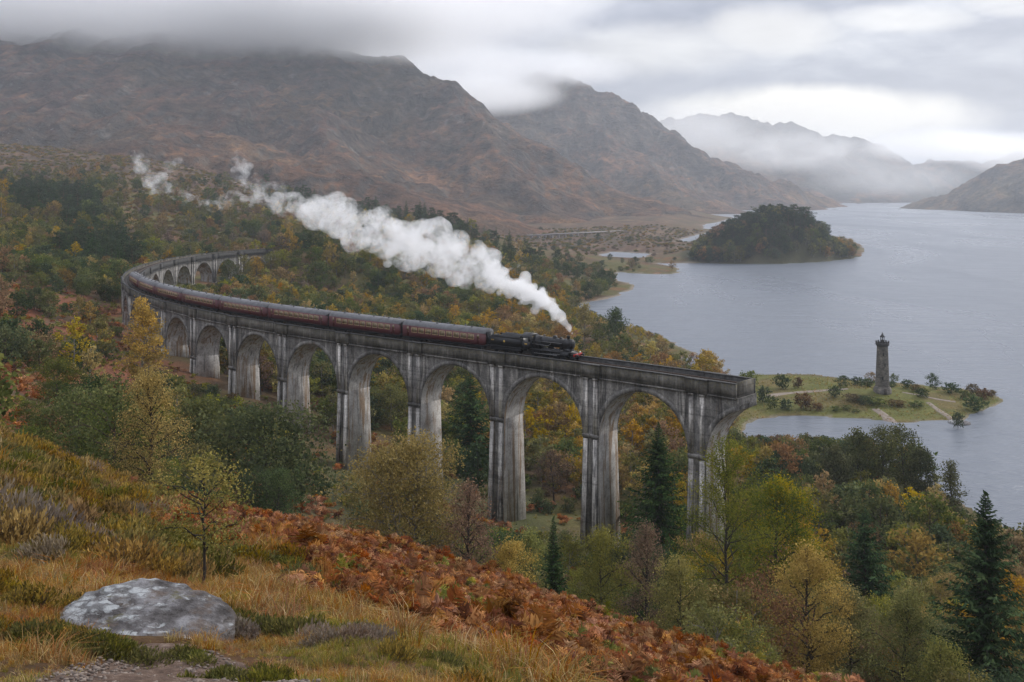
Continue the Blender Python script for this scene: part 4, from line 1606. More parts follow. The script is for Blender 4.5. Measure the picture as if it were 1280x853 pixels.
def scatter(name, srcs, pts, idx, rot, scl, label=None, kind='stuff'):
    """one object whose points carry instances of the given sources"""
    col = bpy.data.collections.new(name + ' sources')
    names = []
    for o in srcs:
        col.objects.link(o)
    order = sorted(range(len(srcs)), key=lambda i: srcs[i].name)
    remap = np.zeros(len(srcs), int)
    for pos, i in enumerate(order):
        remap[i] = pos
    me = bpy.data.meshes.new(name)
    me.vertices.add(len(pts))
    me.vertices.foreach_set('co', np.asarray(pts, np.float32).ravel())
    a = me.attributes.new('pick', 'INT', 'POINT')
    a.data.foreach_set('value', remap[np.asarray(idx)].astype(np.int32))
    a = me.attributes.new('turn', 'FLOAT_VECTOR', 'POINT')
    a.data.foreach_set('vector', np.asarray(rot, np.float32).ravel())
    a = me.attributes.new('grow', 'FLOAT_VECTOR', 'POINT')
    a.data.foreach_set('vector', np.asarray(scl, np.float32).ravel())
    o = link(name, me)
    ng = bpy.data.node_groups.new(name, 'GeometryNodeTree')
    ng.interface.new_socket('Geometry', in_out='INPUT', socket_type='NodeSocketGeometry')
    ng.interface.new_socket('Geometry', in_out='OUTPUT', socket_type='NodeSocketGeometry')
    k = NT(ng)
    gi, go = k.add('NodeGroupInput'), k.add('NodeGroupOutput')
    ci = k.add('GeometryNodeCollectionInfo')
    ci.inputs['Collection'].default_value = col
    ci.inputs['Separate Children'].default_value = True
    ci.inputs['Reset Children'].default_value = True
    ip = k.add('GeometryNodeInstanceOnPoints')
    ip.inputs['Pick Instance'].default_value = True

    def named(nm, ty):
        nd = k.add('GeometryNodeInputNamedAttribute', data_type=ty)
        nd.inputs['Name'].default_value = nm
        return nd.outputs['Attribute']
    k.l.new(gi.outputs[0], ip.inputs['Points'])
    k.l.new(ci.outputs[0], ip.inputs['Instance'])
    k.l.new(named('pick', 'INT'), ip.inputs['Instance Index'])
    er = k.add('FunctionNodeEulerToRotation')
    k.l.new(named('turn', 'FLOAT_VECTOR'), er.inputs[0])
    k.l.new(er.outputs[0], ip.inputs['Rotation'])
    k.l.new(named('grow', 'FLOAT_VECTOR'), ip.inputs['Scale'])
    k.l.new(ip.outputs[0], go.inputs[0])
    md = o.modifiers.new('scatter', 'NODES')
    md.node_group = ng
    tag(o, label, kind=kind)
    return o


# ---- plant kinds for the woods: (key, generator, height of the model, crown radius, leaf material)
KIND = {}


def kind(key, gen, H, Rr, lm=None, name=None, cat='tree'):
    KIND[key] = dict(gen=gen, H=H, R=Rr, lm=lm or M_LEAF, name=name, cat=cat, src=source(key, gen, lm))


G = np.random.default_rng
kind('birch_gold_a', gen_tree(G(11), 8, 2.7, 15, 900, .40, GOLD), 8, 2.7, name='birch_tree')
kind('birch_gold_b', gen_tree(G(12), 9, 2.5, 16, 900, .40, GOLD, shape='egg'), 9, 2.5, name='birch_tree')
kind('birch_olive_a', gen_tree(G(13), 8, 2.9, 15, 950, .42, OLIVE), 8, 2.9, name='birch_tree')
kind('birch_olive_b', gen_tree(G(14), 7, 2.8, 14, 900, .42, OLIVE, shape='egg'), 7, 2.8, name='birch_tree')
kind('oak_green_a', gen_tree(G(15), 8, 3.5, 17, 1100, .46, GREEN, bark='brown', clump=.42, droop=.1), 8, 3.5, name='broadleaf_tree')
kind('oak_green_b', gen_tree(G(16), 7, 3.2, 16, 1000, .46, GREEN, bark='brown', clump=.42, droop=.1), 7, 3.2, name='broadleaf_tree')
kind('oak_russet', gen_tree(G(17), 8, 3.3, 16, 1000, .44, RUSSET, bark='brown', clump=.38, droop=.1), 8, 3.3, name='broadleaf_tree')
kind('beech_orange', gen_tree(G(18), 8, 3.0, 16, 950, .42, ORANGE, bark='brown'), 8, 3.0, name='broadleaf_tree')
kind('tree_lime', gen_tree(G(19), 8, 2.8, 15, 950, .42, LIME), 8, 2.8, name='birch_tree')
kind('tree_dark', gen_tree(G(20), 7, 3.3, 16, 1100, .46, DARK, bark='dark', clump=.42, droop=.1, base=.1), 7, 3.3, name='broadleaf_tree')
kind('tree_bare', gen_tree(G(21), 7, 2.6, 18, 700, .34, PURPLE, bark='dark', twigs=6, clump=.3), 7, 2.6, name='bare_tree')
kind('spruce_a', gen_spruce(G(22), 12, 2.9, .62, 7, 5), 12, 2.9, M_NEEDLE, 'spruce_tree')
kind('spruce_b', gen_spruce(G(23), 10, 2.8, .58, 6, 5, gap=.1), 10, 2.8, M_NEEDLE, 'spruce_tree')
kind('pine_a', gen_pine(G(24), 11, 3.4, 1300, .5), 11, 3.4, M_NEEDLE, 'pine_tree')
kind('pine_b', gen_pine(G(25), 10, 3.0, 1100, .5, base=.25), 10, 3.0, M_NEEDLE, 'pine_tree')
kind('shrub_green', gen_tree(G(26), 2.6, 1.7, 14, 520, .32, GREEN, bark='dark', base=.04, clump=.3, droop=.05), 2.6, 1.7, name='shrub', cat='shrub')
kind('shrub_dark', gen_tree(G(27), 2.4, 1.7, 14, 520, .32, DARK, bark='dark', base=.04, clump=.3, droop=.05), 2.4, 1.7, name='shrub', cat='shrub')
kind('shrub_gold', gen_tree(G(28), 2.6, 1.5, 14, 480, .30, LIME, bark='dark', base=.04, clump=.3, droop=.05), 2.6, 1.5, name='shrub', cat='shrub')
kind('shrub_russet', gen_tree(G(29), 2.0, 1.5, 14, 480, .30, [(0.055, 0.04, 0.024), (0.10, 0.07, 0.038), (0.15, 0.10, 0.05)], bark='dark', base=.04, clump=.3, droop=.05), 2.0, 1.5, name='shrub', cat='shrub')

# closer copies of the same plants with smaller, more numerous leaves
FINE = {}
for key_, args in dict(birch_gold_a=(11, 8, 2.7, GOLD, {}), birch_gold_b=(12, 9, 2.5, GOLD, dict(shape='egg')), birch_olive_a=(13, 8, 2.9, OLIVE, {}), birch_olive_b=(14, 7, 2.8, OLIVE, dict(shape='egg')),
                       oak_green_a=(15, 8, 3.5, GREEN, dict(bark='brown', clump=.42, droop=.1)), oak_green_b=(16, 7, 3.2, GREEN, dict(bark='brown', clump=.42, droop=.1)), oak_russet=(17, 8, 3.3, RUSSET, dict(bark='brown', clump=.38, droop=.1)),
                       beech_orange=(18, 8, 3.0, ORANGE, dict(bark='brown')), tree_lime=(19, 8, 2.8, LIME, {}), tree_dark=(20, 7, 3.3, DARK, dict(bark='dark', clump=.42, droop=.1, base=.1)), tree_bare=(21, 7, 2.6, PURPLE, dict(bark='dark', twigs=6)),
                       shrub_green=(26, 2.6, 1.7, GREEN, dict(bark='dark', base=.04, droop=.05)), shrub_dark=(27, 2.4, 1.7, DARK, dict(bark='dark', base=.04, droop=.05)), shrub_gold=(28, 2.6, 1.5, LIME, dict(bark='dark', base=.04, droop=.05)),
                       shrub_russet=(29, 2.0, 1.5, [(0.055, 0.04, 0.024), (0.10, 0.07, 0.038), (0.15, 0.10, 0.05)], dict(bark='dark', base=.04, droop=.05))).items():
    sd_, H_, R_, pal_, kw_ = args
    FINE[key_] = gen_tree(G(sd_ + 500), H_, R_, 22, 3200 if 'shrub' in key_ else 5200, .115 if 'shrub' in key_ else .175, pal_, **{'twigs': 5, **kw_})

LOOK = {'birch_gold_a': 'golden birch', 'birch_gold_b': 'golden birch', 'birch_olive_a': 'olive green birch', 'birch_olive_b': 'olive green birch', 'oak_green_a': 'green broadleaf tree', 'oak_green_b': 'green broadleaf tree',
        'oak_russet': 'russet brown broadleaf tree', 'beech_orange': 'orange leaved tree', 'tree_lime': 'yellow green birch', 'tree_dark': 'dark green bushy tree', 'tree_bare': 'purplish bare twigged tree', 'spruce_a': 'dark spruce', 'spruce_b': 'dark spruce',
        'pine_a': 'dark pine', 'pine_b': 'dark pine', 'shrub_green': 'green shrub', 'shrub_dark': 'dark green shrub', 'shrub_gold': 'yellow green shrub', 'shrub_russet': 'russet shrub'}

# ------------------------------------------------------------------ single trees one can point to
HERO = []                                            # (x, y, radius): keep the woods off these


def hero(name, maker, px, base_d, top_py, half_px, label, cat='tree', lm=None, group=None, rz=0.0):
    """maker(H, R) builds the plant; its top reaches top_py in the photograph, its crown is half_px wide to a side"""
    x = (px - CX) / F * base_d
    z = gz(x, base_d) - 0.05
    H = CZ - (top_py - HY) / F * base_d - z
    Rr = half_px / F * base_d
    HERO.append((x, base_d, Rr, top_py))
    return place_tree(name, maker(H, Rr), x, base_d, z, label, cat, group, rz, lm)


def T_(seed, **kw):
    return lambda H, Rr: gen_tree(G(seed), H, Rr, **kw)


def S_(seed, **kw):
    return lambda H, Rr: gen_spruce(G(seed), H, Rr, **kw)


def N_(seed, **kw):
    return lambda H, Rr: gen_pine(G(seed), H, Rr, **kw)


# near hillside and its rim
hero('birch_tree', T_(101, n_limb=34, n_leaf=12500, leaf=.078, pal=[(.12, .088, .032), (.23, .155, .04), (.34, .215, .05)], base=.12, bark='dark', shape='cone', clump=.30, twigs=8, droop=.2), 187, 47, 452, 54, 'tall sparse golden birch rising from the rim of the near slope')
hero('sapling', T_(102, n_limb=18, n_leaf=3000, leaf=0.05, pal=LIME, base=.30, bark='dark', shape='round', clump=.24, twigs=5, trunk_r=.03), 253, 17.5, 566, 54, 'small yellow green sapling with dark stem above the grey boulder', 'sapling')
hero('birch_tree', T_(103, n_limb=40, n_leaf=35742, leaf=0.131, pal=[(.12, .10, .03), (.21, .16, .04), (.31, .22, .055)], base=.10, shape='round', clump=.42, twigs=7, twin=True, droop=.3), 506, 64, 533, 68, 'round golden birch with twin pale stems in front of the tall arches')
hero('bare_tree', T_(104, n_limb=30, n_leaf=5466, leaf=0.126, pal=PURPLE, base=.10, bark='dark', clump=.4, twigs=9, shape='round'), 582, 60, 598, 34, 'bare purplish twiggy tree beside the round golden birch')
hero('shrub', T_(105, n_limb=20, n_leaf=8410, leaf=0.105, pal=GOLD, base=.05, bark='dark', clump=.4), 632, 62, 672, 30, 'pale straw yellow shrub at the edge of the bracken below a pier', 'shrub')
hero('spruce_tree', S_(106, whorl=.26, per=8, sprays=8, cap=.5), 692, 88, 646, 22, 'small dark spruce in front of the pier left of the last whole arch', lm=M_NEEDLE)
hero('shrub', T_(107, n_limb=22, n_leaf=9461, leaf=0.136, pal=LIME, base=.05, bark='dark', clump=.45), 664, 98, 655, 24, 'yellow green shrub just left of the small dark spruce', 'shrub')
hero('broadleaf_tree', T_(108, n_limb=26, n_leaf=18922, leaf=0.147, pal=OLIVE, base=.05, bark='dark', clump=.5), 745, 92, 660, 46, 'dull grey green bushy tree at the foot of the second pier from the broken end')
hero('bare_tree', T_(109, n_limb=28, n_leaf=11563, leaf=0.136, pal=PURPLE, base=.08, bark='dark', clump=.45, twigs=8), 806, 88, 645, 30, 'brownish purple thin tree between the last two piers')
hero('broadleaf_tree', T_(110, n_limb=26, n_leaf=18922, leaf=0.126, pal=LIME, base=.05, bark='dark', clump=.5), 846, 76, 692, 46, 'bushy yellow green tree just behind the bracken rim near the last pier')
hero('broadleaf_tree', T_(111, n_limb=34, n_leaf=21750, leaf=0.164, pal=[(.05, .072, .02), (.10, .125, .028), (.20, .20, .036)], base=.22, bark='dark', clump=.42, twigs=6, shape='egg', trunk_r=.24), 908, 104, 542, 62, 'tall green tree with slim dark trunk in front of the broken end')
hero('broadleaf_tree', T_(112, n_limb=36, n_leaf=29435, leaf=0.210, pal=[(.05, .07, .02), (.10, .12, .028), (.29, .20, .036)], base=.08, bark='dark', clump=.5, twigs=7, shape='round'), 980, 116, 592, 58, 'broad green tree turning gold, right of the slim dark trunk')
hero('birch_tree', T_(113, n_limb=34, n_leaf=25230, leaf=0.136, pal=[(.15, .095, .022), (.27, .16, .03), (.38, .225, .045)], base=.20, bark='dark', clump=.42, twigs=6, shape='round', droop=.3), 1004, 84, 678, 51, 'golden birch with a domed crown above the lower right bracken')
hero('spruce_tree', S_(114, whorl=.45, per=8, sprays=13, gap=.08, cap=.8), 1081, 126, 634, 42, 'mid sized blue green spruce among the golden birches', lm=M_NEEDLE)
hero('birch_tree', T_(115, n_limb=30, n_leaf=21025, leaf=0.147, pal=OLIVE, base=.14, bark='dark', clump=.5, twigs=6), 1062, 92, 724, 36, 'olive birch standing behind the domed golden birch')
hero('birch_tree', T_(116, n_limb=30, n_leaf=21025, leaf=0.136, pal=OLIVE, base=.14, bark='dark', clump=.5, twigs=6, shape='egg'), 1128, 80, 728, 46, 'dull olive birch just left of the biggest spruce')
hero('spruce_tree', S_(117, whorl=.42, per=9, sprays=20, gap=.08, cap=.62), 1232, 82, 614, 68, 'biggest dark spruce with a spiky leader, over the water', lm=M_NEEDLE)
hero('birch_tree', T_(118, n_limb=24, n_leaf=12615, leaf=0.136, pal=LIME, base=.08, bark='dark', clump=.5), 1176, 74, 796, 34, 'low yellow green birch at the foot of the biggest spruce')
# by the viaduct
hero('birch_tree', T_(121, n_limb=26, n_leaf=6090, leaf=0.384, pal=YELLOW, base=.15, bark='birch', clump=.45, shape='cone'), 176, 196, 371, 31, 'bright yellow birch against the far left piers')
hero('spruce_tree', S_(122, whorl=.6, per=8, sprays=12, gap=.08, cap=1.1), 588, 205, 462, 36, 'dark spruce seen through the arch under the first coach', lm=M_NEEDLE)
hero('spruce_tree', S_(123, whorl=.5, per=9, sprays=14, gap=.08, cap=.9), 823, 158, 528, 39, 'dark spruce standing inside the last whole arch', lm=M_NEEDLE)
hero('birch_tree', T_(124, n_limb=24, n_leaf=4350, leaf=0.384, pal=OLIVE, base=.1, clump=.5), 490, 232, 482, 28, 'olive birch seen through the third arch from the spruce arch')
hero('bare_tree', T_(125, n_limb=22, n_leaf=2320, leaf=0.256, pal=PURPLE, base=.25, bark='dark', twigs=7), 694, 185, 560, 20, 'thin bare tree seen through the arch under the locomotive')
hero('broadleaf_tree', T_(126, n_limb=28, n_leaf=7540, leaf=0.435, pal=[(.03, .045, .022), (.055, .07, .03), (.09, .098, .04)], base=.04, bark='dark', clump=.8), 330, 128, 508, 78, 'large dark green spreading tree below the left hand arches')
hero('broadleaf_tree', T_(127, n_limb=24, n_leaf=6090, leaf=0.384, pal=GREEN, base=.04, bark='dark', clump=.7), 262, 140, 498, 46, 'mid green bushy tree left of the large dark spreading tree')
# shore and promontory
hero('broadleaf_tree', T_(131, n_limb=24, n_leaf=3770, leaf=0.538, pal=DARK, base=.08, bark='dark', clump=.7, shape='egg'), 769, 392, 384, 15, 'dark green rounded tree standing tallest on the promontory beyond the engine')
hero('birch_tree', T_(132, n_limb=22, n_leaf=2465, leaf=0.538, pal=GOLD, base=.1, clump=.6, shape='egg'), 731, 400, 378, 12, 'golden green tree on the promontory just beyond the steam')
for i, (px, d, top, hw, pal_, lb) in enumerate([(286, 424, 323, 12, GREEN, 'green tree hiding the last far arch of the viaduct'), (303, 430, 317, 11, OLIVE, 'olive tree against the far end of the viaduct, second along'), (320, 438, 318, 11, GOLD, 'golden tree against the far end of the viaduct, third along'), (338, 446, 314, 12, OLIVE, 'olive tree where the far end of the viaduct meets the wood'), (352, 452, 312, 12, LIME, 'yellow green tree just past the far end of the viaduct')]):
    hero('broadleaf_tree', T_(160 + i, n_limb=20, n_leaf=1500, leaf=.42, pal=pal_, base=.1, bark='dark', clump=.6), px, d, top, hw, lb, group='trees hiding the far end of the viaduct')
# lochside pines
for i, (px, d, top, hw) in enumerate([(1046, 196, 556, 20), (1074, 204, 537, 26), (1104, 200, 533, 28), (1132, 206, 533, 32), (1152, 198, 560, 18)]):
    hero('pine_tree', T_(140 + i, n_limb=26, n_leaf=5000, leaf=.36, pal=[(.03, .042, .02), (.06, .07, .028), (.105, .10, .04)], base=.10, bark='dark', clump=.55, droop=.0, shape='egg' if i % 2 else 'round'), px, d, top, hw, ['low pine at the inlet end of the lochside pine clump', 'second pine from the inlet in the lochside clump', 'middle pine of the lochside clump below the monument', 'broadest pine of the lochside clump, open to the water', 'small pine at the water end of the lochside clump'][i],
         lm=M_NEEDLE, group='pines clumped on the lochside')
hero('pine_tree', T_(150, n_limb=24, n_leaf=2600, leaf=.32, pal=[(.04, .05, .022), (.08, .082, .03), (.12, .11, .04)], base=.16, bark='dark', clump=.45, droop=0, shape='cone'), 1189, 186, 574, 19, 'lone pine standing against the water right of the pine clump', lm=M_NEEDLE)
hero('spruce_tree', S_(151, whorl=.5, per=7, sprays=5), 326, 474, 297, 5, 'tiny dark conifer beside the track where the viaduct ends far off', lm=M_NEEDLE)

# ------------------------------------------------------------------ the woods
def limit_py(px, d, dv):
    """lowest photo y a tree top may rise to so that it hides nothing the photograph shows; dv: distance of the viaduct on this bearing"""
    l1 = np.interp(px, [-200, 100, 150, 158, 190, 236, 262, 300, 345, 360, 420, 436, 470, 520, 545, 620, 640, 665, 720, 755, 790, 850, 880],
                   [200, 340, 400, 470, 460, 472, 480, 492, 520, 528, 610, 622, 600, 600, 640, 655, 668, 668, 640, 682, 655, 690, 560])
    l2 = np.interp(px, [880, 905, 930, 960, 1000, 1040, 1075, 1160, 1176, 1215, 1280, 1500], [556, 545, 540, 545, 541, 543, 544, 556, 612, 648, 655, 680])
    lim = np.where(px < 880, l1, l2)
    beyond = (d > dv) | ((px <= 157) & (d > 330)) | ((px >= 880) & (d > 262))
    far = np.interp(px, [60, 185, 196, 275, 285, 330, 430, 500, 560, 620, 700, 730, 785, 870], [150, 150, 354, 354, 322, 318, 205, 240, 255, 275, 318, 340, 352, 380])
    inner = beyond & (px > 186) & (px < 430) & (d < 470)
    prom = (px > 715) & (d > 330) & (d < 520)
    far = np.where(prom, np.interp(px, [715, 730, 760, 800, 840, 872], [360, 382, 398, 406, 424, 440]), far)
    inner = inner | prom
    lim = np.where(beyond, np.where(inner, far, np.interp(px, [-200, 0, 150, 300, 450, 560, 640, 700, 785, 860, 880, 915, 945, 965, 1000, 1040, 1078, 1090], [176, 182, 182, 196, 226, 252, 284, 308, 320, 322, 285, 270, 256, 251, 253, 262, 285, 310])), lim)
    lim = np.where((d > 930) & (px > 600) & (px < 860), lim - 26, lim)
    return lim


_vs = np.linspace(-6.6, S_END, 900)
_vx, _vy = path(_vs)
_vpx = CX + F * _vx / _vy


def viaduct_d(px):
    """distance of the nearest stretch of viaduct on each bearing (infinite where there is none)"""
    out = np.full(px.shape, 1e9)
    o_ = _vs < 222
    v = np.interp(px, _vpx[o_][::-1], _vy[o_][::-1], left=1e9, right=1e9)
    return np.where((px > 152) & (px < 918), v, out)


def path_dist(x, y):
    out = np.full(x.shape, 1e9)
    for a in range(0, len(_vx), 6):
        out = np.minimum(out, (x - _vx[a]) ** 2 + (y - _vy[a]) ** 2)
    return np.sqrt(out)


def jitter_grid(px0, px1, d0, d1, step, rng):
    """points about step metres apart over a bearing and distance range"""
    xa, xb = (px0 - CX) / F * d1, (px1 - CX) / F * d1
    xa, xb = min(xa, (px0 - CX) / F * d0), max(xb, (px1 - CX) / F * d0)
    gx_, gy_ = np.meshgrid(np.arange(xa, xb, step), np.arange(d0, d1, step))
    x = gx_.ravel() + rng.uniform(-.5, .5, gx_.size) * step
    y = gy_.ravel() + rng.uniform(-.5, .5, gx_.size) * step
    px = CX + F * x / y
    k = (px > px0) & (px < px1)
    return x[k], y[k]


def choose(w, rng):
    """w: (n, k) weights -> column index per row"""
    c = np.cumsum(w, 1)
    return (rng.uniform(0, 1, len(w))[:, None] * c[:, -1:] > c).sum(1)


KEYS = list(KIND)
KI = {k: i for i, k in enumerate(KEYS)}


def mixw(n, **kw):
    w = np.zeros((n, len(KEYS)))
    for k, v in kw.items():
        w[:, KI[k]] = v
    return w


WOOD = []                                             # rows: x, y, z, kind, scale, turn, zone
rng = G(77)
wx_, wy_, wk_, ws_, wz_ = [], [], [], [], []
for xa_, xb_, d0, d1, step in ((-60, 1330, 62, 130, 3.7), (-60, 1330, 130, 260, 4.3), (-60, 1330, 260, 480, 5.4), (-60, 1330, 480, 780, 7.0), (-60, 855, 780, 1350, 8.6), (855, 1100, 780, 990, 5.2)):
    x, y = jitter_grid(xa_, xb_, d0, d1, step, rng)
    z, sd = ground_z(x, y, True)
    px, py = px_of(x, y, z)
    dv = viaduct_d(px)
    n = len(x)
    nz = fbm(x / 45, y / 45, 3, 61) * .5 + .5
    nz2 = fbm(x / 22, y / 22, 3, 63) * .5 + .5
    nz3 = fbm(x / 110, y / 110, 2, 67) * .5 + .5
    dens = np.full(n, .9)
    zone = np.full(n, 'on the slope beyond the viaduct', dtype=object)
    W = mixw(n, birch_gold_a=.18, birch_gold_b=.14, birch_olive_a=.24, birch_olive_b=.2, oak_russet=.05, oak_green_a=.16, tree_lime=.14, oak_green_b=.06, beech_orange=.025, tree_dark=.08, tree_bare=.05)
    gr = mixw(n, oak_green_a=.3, oak_green_b=.25, tree_dark=.25, birch_olive_b=.15, spruce_b=.03)
    rs = mixw(n, oak_russet=.35, beech_orange=.25, birch_gold_a=.2, tree_bare=.15)
    W = np.where((nz > .56)[:, None], W * .35 + gr * .65, W)
    W = np.where((nz2 > .58)[:, None], W * .65 + rs * .35, W)
    front = (y < dv) & (px < 900)
    # open left-hand slope uphill of the bend: bracken with bushes
    left = (px < 168) & (y < 330)
    dens = np.where(left, np.where(nz2 > .5, .34, .06), dens)
    W = np.where(left[:, None], mixw(n, oak_green_b=.28, tree_dark=.3, birch_olive_b=.16, shrub_green=.35, shrub_dark=.35, birch_gold_b=.05, shrub_gold=.12, oak_russet=.05), W)
    zone[left] = 'on the bracken slope left of the bend'
    # below the viaduct, on the viewer's side
    fr = front & (px >= 168)
    dens = np.where(fr, np.where(px < 420, .85, .55), dens)
    W = np.where(fr[:, None], mixw(n, shrub_green=.35, shrub_dark=.22, shrub_gold=.22, shrub_russet=.15, tree_dark=.1, birch_olive_b=.12, tree_lime=.06), W)
    dens = np.where(fr & (px > 370) & (px < 450), .12, dens)
    zone[fr] = 'at the foot of the viaduct'
    # through the near arches: orange and gold
    arch = (y > dv) & (y < 420) & (px > 600) & (px < 900)
    W = np.where(arch[:, None], mixw(n, beech_orange=.08, birch_gold_a=.26, birch_gold_b=.16, birch_olive_a=.26, oak_russet=.18, oak_green_a=.08, shrub_gold=.1), W)
    zone[arch] = 'behind the near arches'
    strip = arch & (y < dv + 30)
    dens = np.where(strip, .6, dens)
    W = np.where(strip[:, None], mixw(n, shrub_green=.4, shrub_dark=.3, shrub_gold=.2, shrub_russet=.15, tree_dark=.04, oak_green_b=.05), W)
    grassy = (y > dv) & (y < dv + 30) & (px > 380) & (px <= 600)
    dens = np.where(grassy, .3, dens)
    # dark conifer stands
    cf = ((np.abs(px - 70) < 55) & (y > 560) & (y < 760) & (nz2 > .40)) | ((np.abs(px - 120) < 52) & (y > 400) & (y < 520) & (nz2 > .38)) | ((y > 820) & (px < 720) & (px > 330) & (nz2 > .43)) | ((px > 540) & (px < 705) & (y > 690) & (nz2 > .45))
    W = np.where(cf[:, None], mixw(n, spruce_a=.30, spruce_b=.2, tree_dark=.4, pine_a=.25), W)
    zone[cf] = 'in the dark stand on the far slope'
    # the upper slope is half open: brown ground with darker clumps
    upr = (px < 345) & (y > 500) & ~cf
    dens = np.where(upr, np.where(nz2 > .47, .62, .25), dens)
    W = np.where(upr[:, None], mixw(n, birch_olive_a=.26, birch_olive_b=.2, oak_russet=.16, tree_bare=.16, tree_dark=.2, oak_green_a=.12, shrub_russet=.2, birch_gold_a=.05), W)
    # thinning out towards the open hill
    edge_d = np.interp(px, [-60, 0, 150, 300, 450, 560, 640, 720, 800], [900, 930, 1020, 1080, 1010, 900, 830, 800, 800])
    dens = np.where(y > edge_d - 190, dens * np.clip((edge_d + 40 - y) / 230, 0, 1) * np.where(nz2 > .47, 1.0, .25), dens)
    # russet clearings in the wood
    clear = (y > 350) & (px < 560) & (nz3 > .62) & (nz > .52)
    dens = np.where(clear, dens * .25, dens)
    # promontory, spit, moor
    pro = (px > 715) & (px < 900) & (y > 330) & (y < 520)
    dens = np.where(pro, np.where(sd > 5, .6, .3) * (px < 872), dens)
    W = np.where(pro[:, None], mixw(n, birch_gold_a=.2, birch_olive_a=.25, oak_russet=.15, shrub_green=.3, shrub_russet=.25, shrub_gold=.2, oak_green_b=.12, tree_dark=.08), W)
    zone[pro] = 'on the promontory beyond the broken end'
    spit = (px > 690) & (px < 900) & (y > 560) & (y < 980)
    dens = np.where(spit, np.where(nz2 > .5, .55, .08) * np.clip((px < 800) * 1.0 + .5, 0, 1), dens)
    dens = np.where(spit & (y > 800), .05, dens)
    dens = np.where((px > 772) & (px < 856) & (y > 735) & (y < 838), .6, dens)
    W = np.where(spit[:, None], mixw(n, tree_dark=.35, birch_olive_b=.2, shrub_green=.3, oak_green_b=.2, oak_russet=.1), W)
    zone[spit] = 'on the low spit in the loch'
    moor_ = (px > 600) & (y > 930) & (y < 1350) & (px < 855)
    dens = np.where(moor_, np.where(nz2 > .52, .16, .03), dens)
    W = np.where(moor_[:, None], mixw(n, shrub_russet=.3, shrub_dark=.4, tree_dark=.15, spruce_b=.1, shrub_green=.2), W)
    # wood on the right, down to the loch
    rt = (px > 872) & (y < 252)
    dens = np.where(rt, .92, dens)
    Wr = mixw(n, birch_gold_a=.28, birch_gold_b=.16, birch_olive_a=.22, birch_olive_b=.14, oak_russet=.16, oak_green_a=.12, tree_dark=.06, tree_bare=.10, tree_lime=.12, beech_orange=.06)
    Wr = np.where((nz2 > .57)[:, None], mixw(n, tree_dark=.3, oak_green_a=.3, birch_olive_a=.3, oak_russet=.2), Wr)
    W = np.where(rt[:, None], Wr, W)
    zone[rt] = 'in the lochside wood below the monument'
    # island
    isl = ((x - ISL[0]) ** 2 / 90 ** 2 + (y - ISL[1]) ** 2 / 95 ** 2 < 1) & (y > 700)
    dens = np.where(isl, 1.0, dens)
    W = np.where(isl[:, None], mixw(n, pine_a=.25, pine_b=.2, tree_dark=.35, oak_green_a=.15, birch_olive_a=.12, oak_russet=.08), W)
    low = isl & (z < 9)
    W = np.where(low[:, None], mixw(n, birch_olive_a=.25, oak_russet=.18, tree_dark=.3, birch_gold_a=.08, oak_green_b=.2), W)
    zone[isl] = 'on the wooded island'
    isle_edge = (px > 800) & (px < 1090) & (y > 700) & ~isl
    dens = np.where(isle_edge, .10, dens)
    zone[isle_edge] = 'beside the wooded island'
    pen = (px > 905) & (y > 250) & (y < 350)
    ok = (sd > 1.2) & ~pen & (rng.uniform(0, 1, n) < dens) & (px > -60) & (px < 1330)
    ok &= path_dist(x, y) > 6.5
    ok &= (y > np.interp(px, [0, 300, 640, 950, 1280], [66, 74, 74, 62, 60]))
    ki = choose(W, rng)
    Hs = np.array([KIND[k]['H'] for k in KEYS])[ki]
    sc = np.exp(rng.normal(size=n) * .17) * np.where(rt, 1.02, np.where(isl, 1.25, 1.0))
    sc = np.where(y > 480, sc * 1.12, sc)
    # keep tops under the outline the photograph shows
    lim = limit_py(px, y, dv)
    maxH = (CZ - (lim - HY) / F * y) - z
    fit = np.minimum(sc, maxH / Hs * rng.uniform(.86, 1.0, n))
    small = fit < .42
    shr = np.array([KI['shrub_green'], KI['shrub_dark'], KI['shrub_gold'], KI['shrub_russet']])[rng.integers(0, 4, n)]
    ki = np.where(small, shr, ki)
    Hs = np.array([KIND[k]['H'] for k in KEYS])[ki]
    fit = np.where(small, np.minimum(np.exp(rng.normal(size=n) * .2), maxH / Hs), fit)
    ok &= fit > .3
    for hx, hy, hr, ht in HERO:
        ok &= (x - hx) ** 2 + (y - hy) ** 2 > (hr * .75 + 1.2) ** 2
        # nothing in front of a single tree's crown
        tpy = HY + F * (CZ - z - fit * Hs) / y
        hpx = CX + F * hx / hy
        hb = HY + F * (CZ - gz(hx, hy)) / hy
        ok &= ~((np.abs(px - hpx) < hr / hy * F * .8) & (y < hy) & (tpy < ht + 0.62 * (hb - ht)))
    for i in np.nonzero(ok)[0]:
        WOOD.append((x[i], y[i], z[i] - .15, int(ki[i]), float(fit[i]), float(rng.uniform(0, 6.28)), zone[i], float(px[i])))

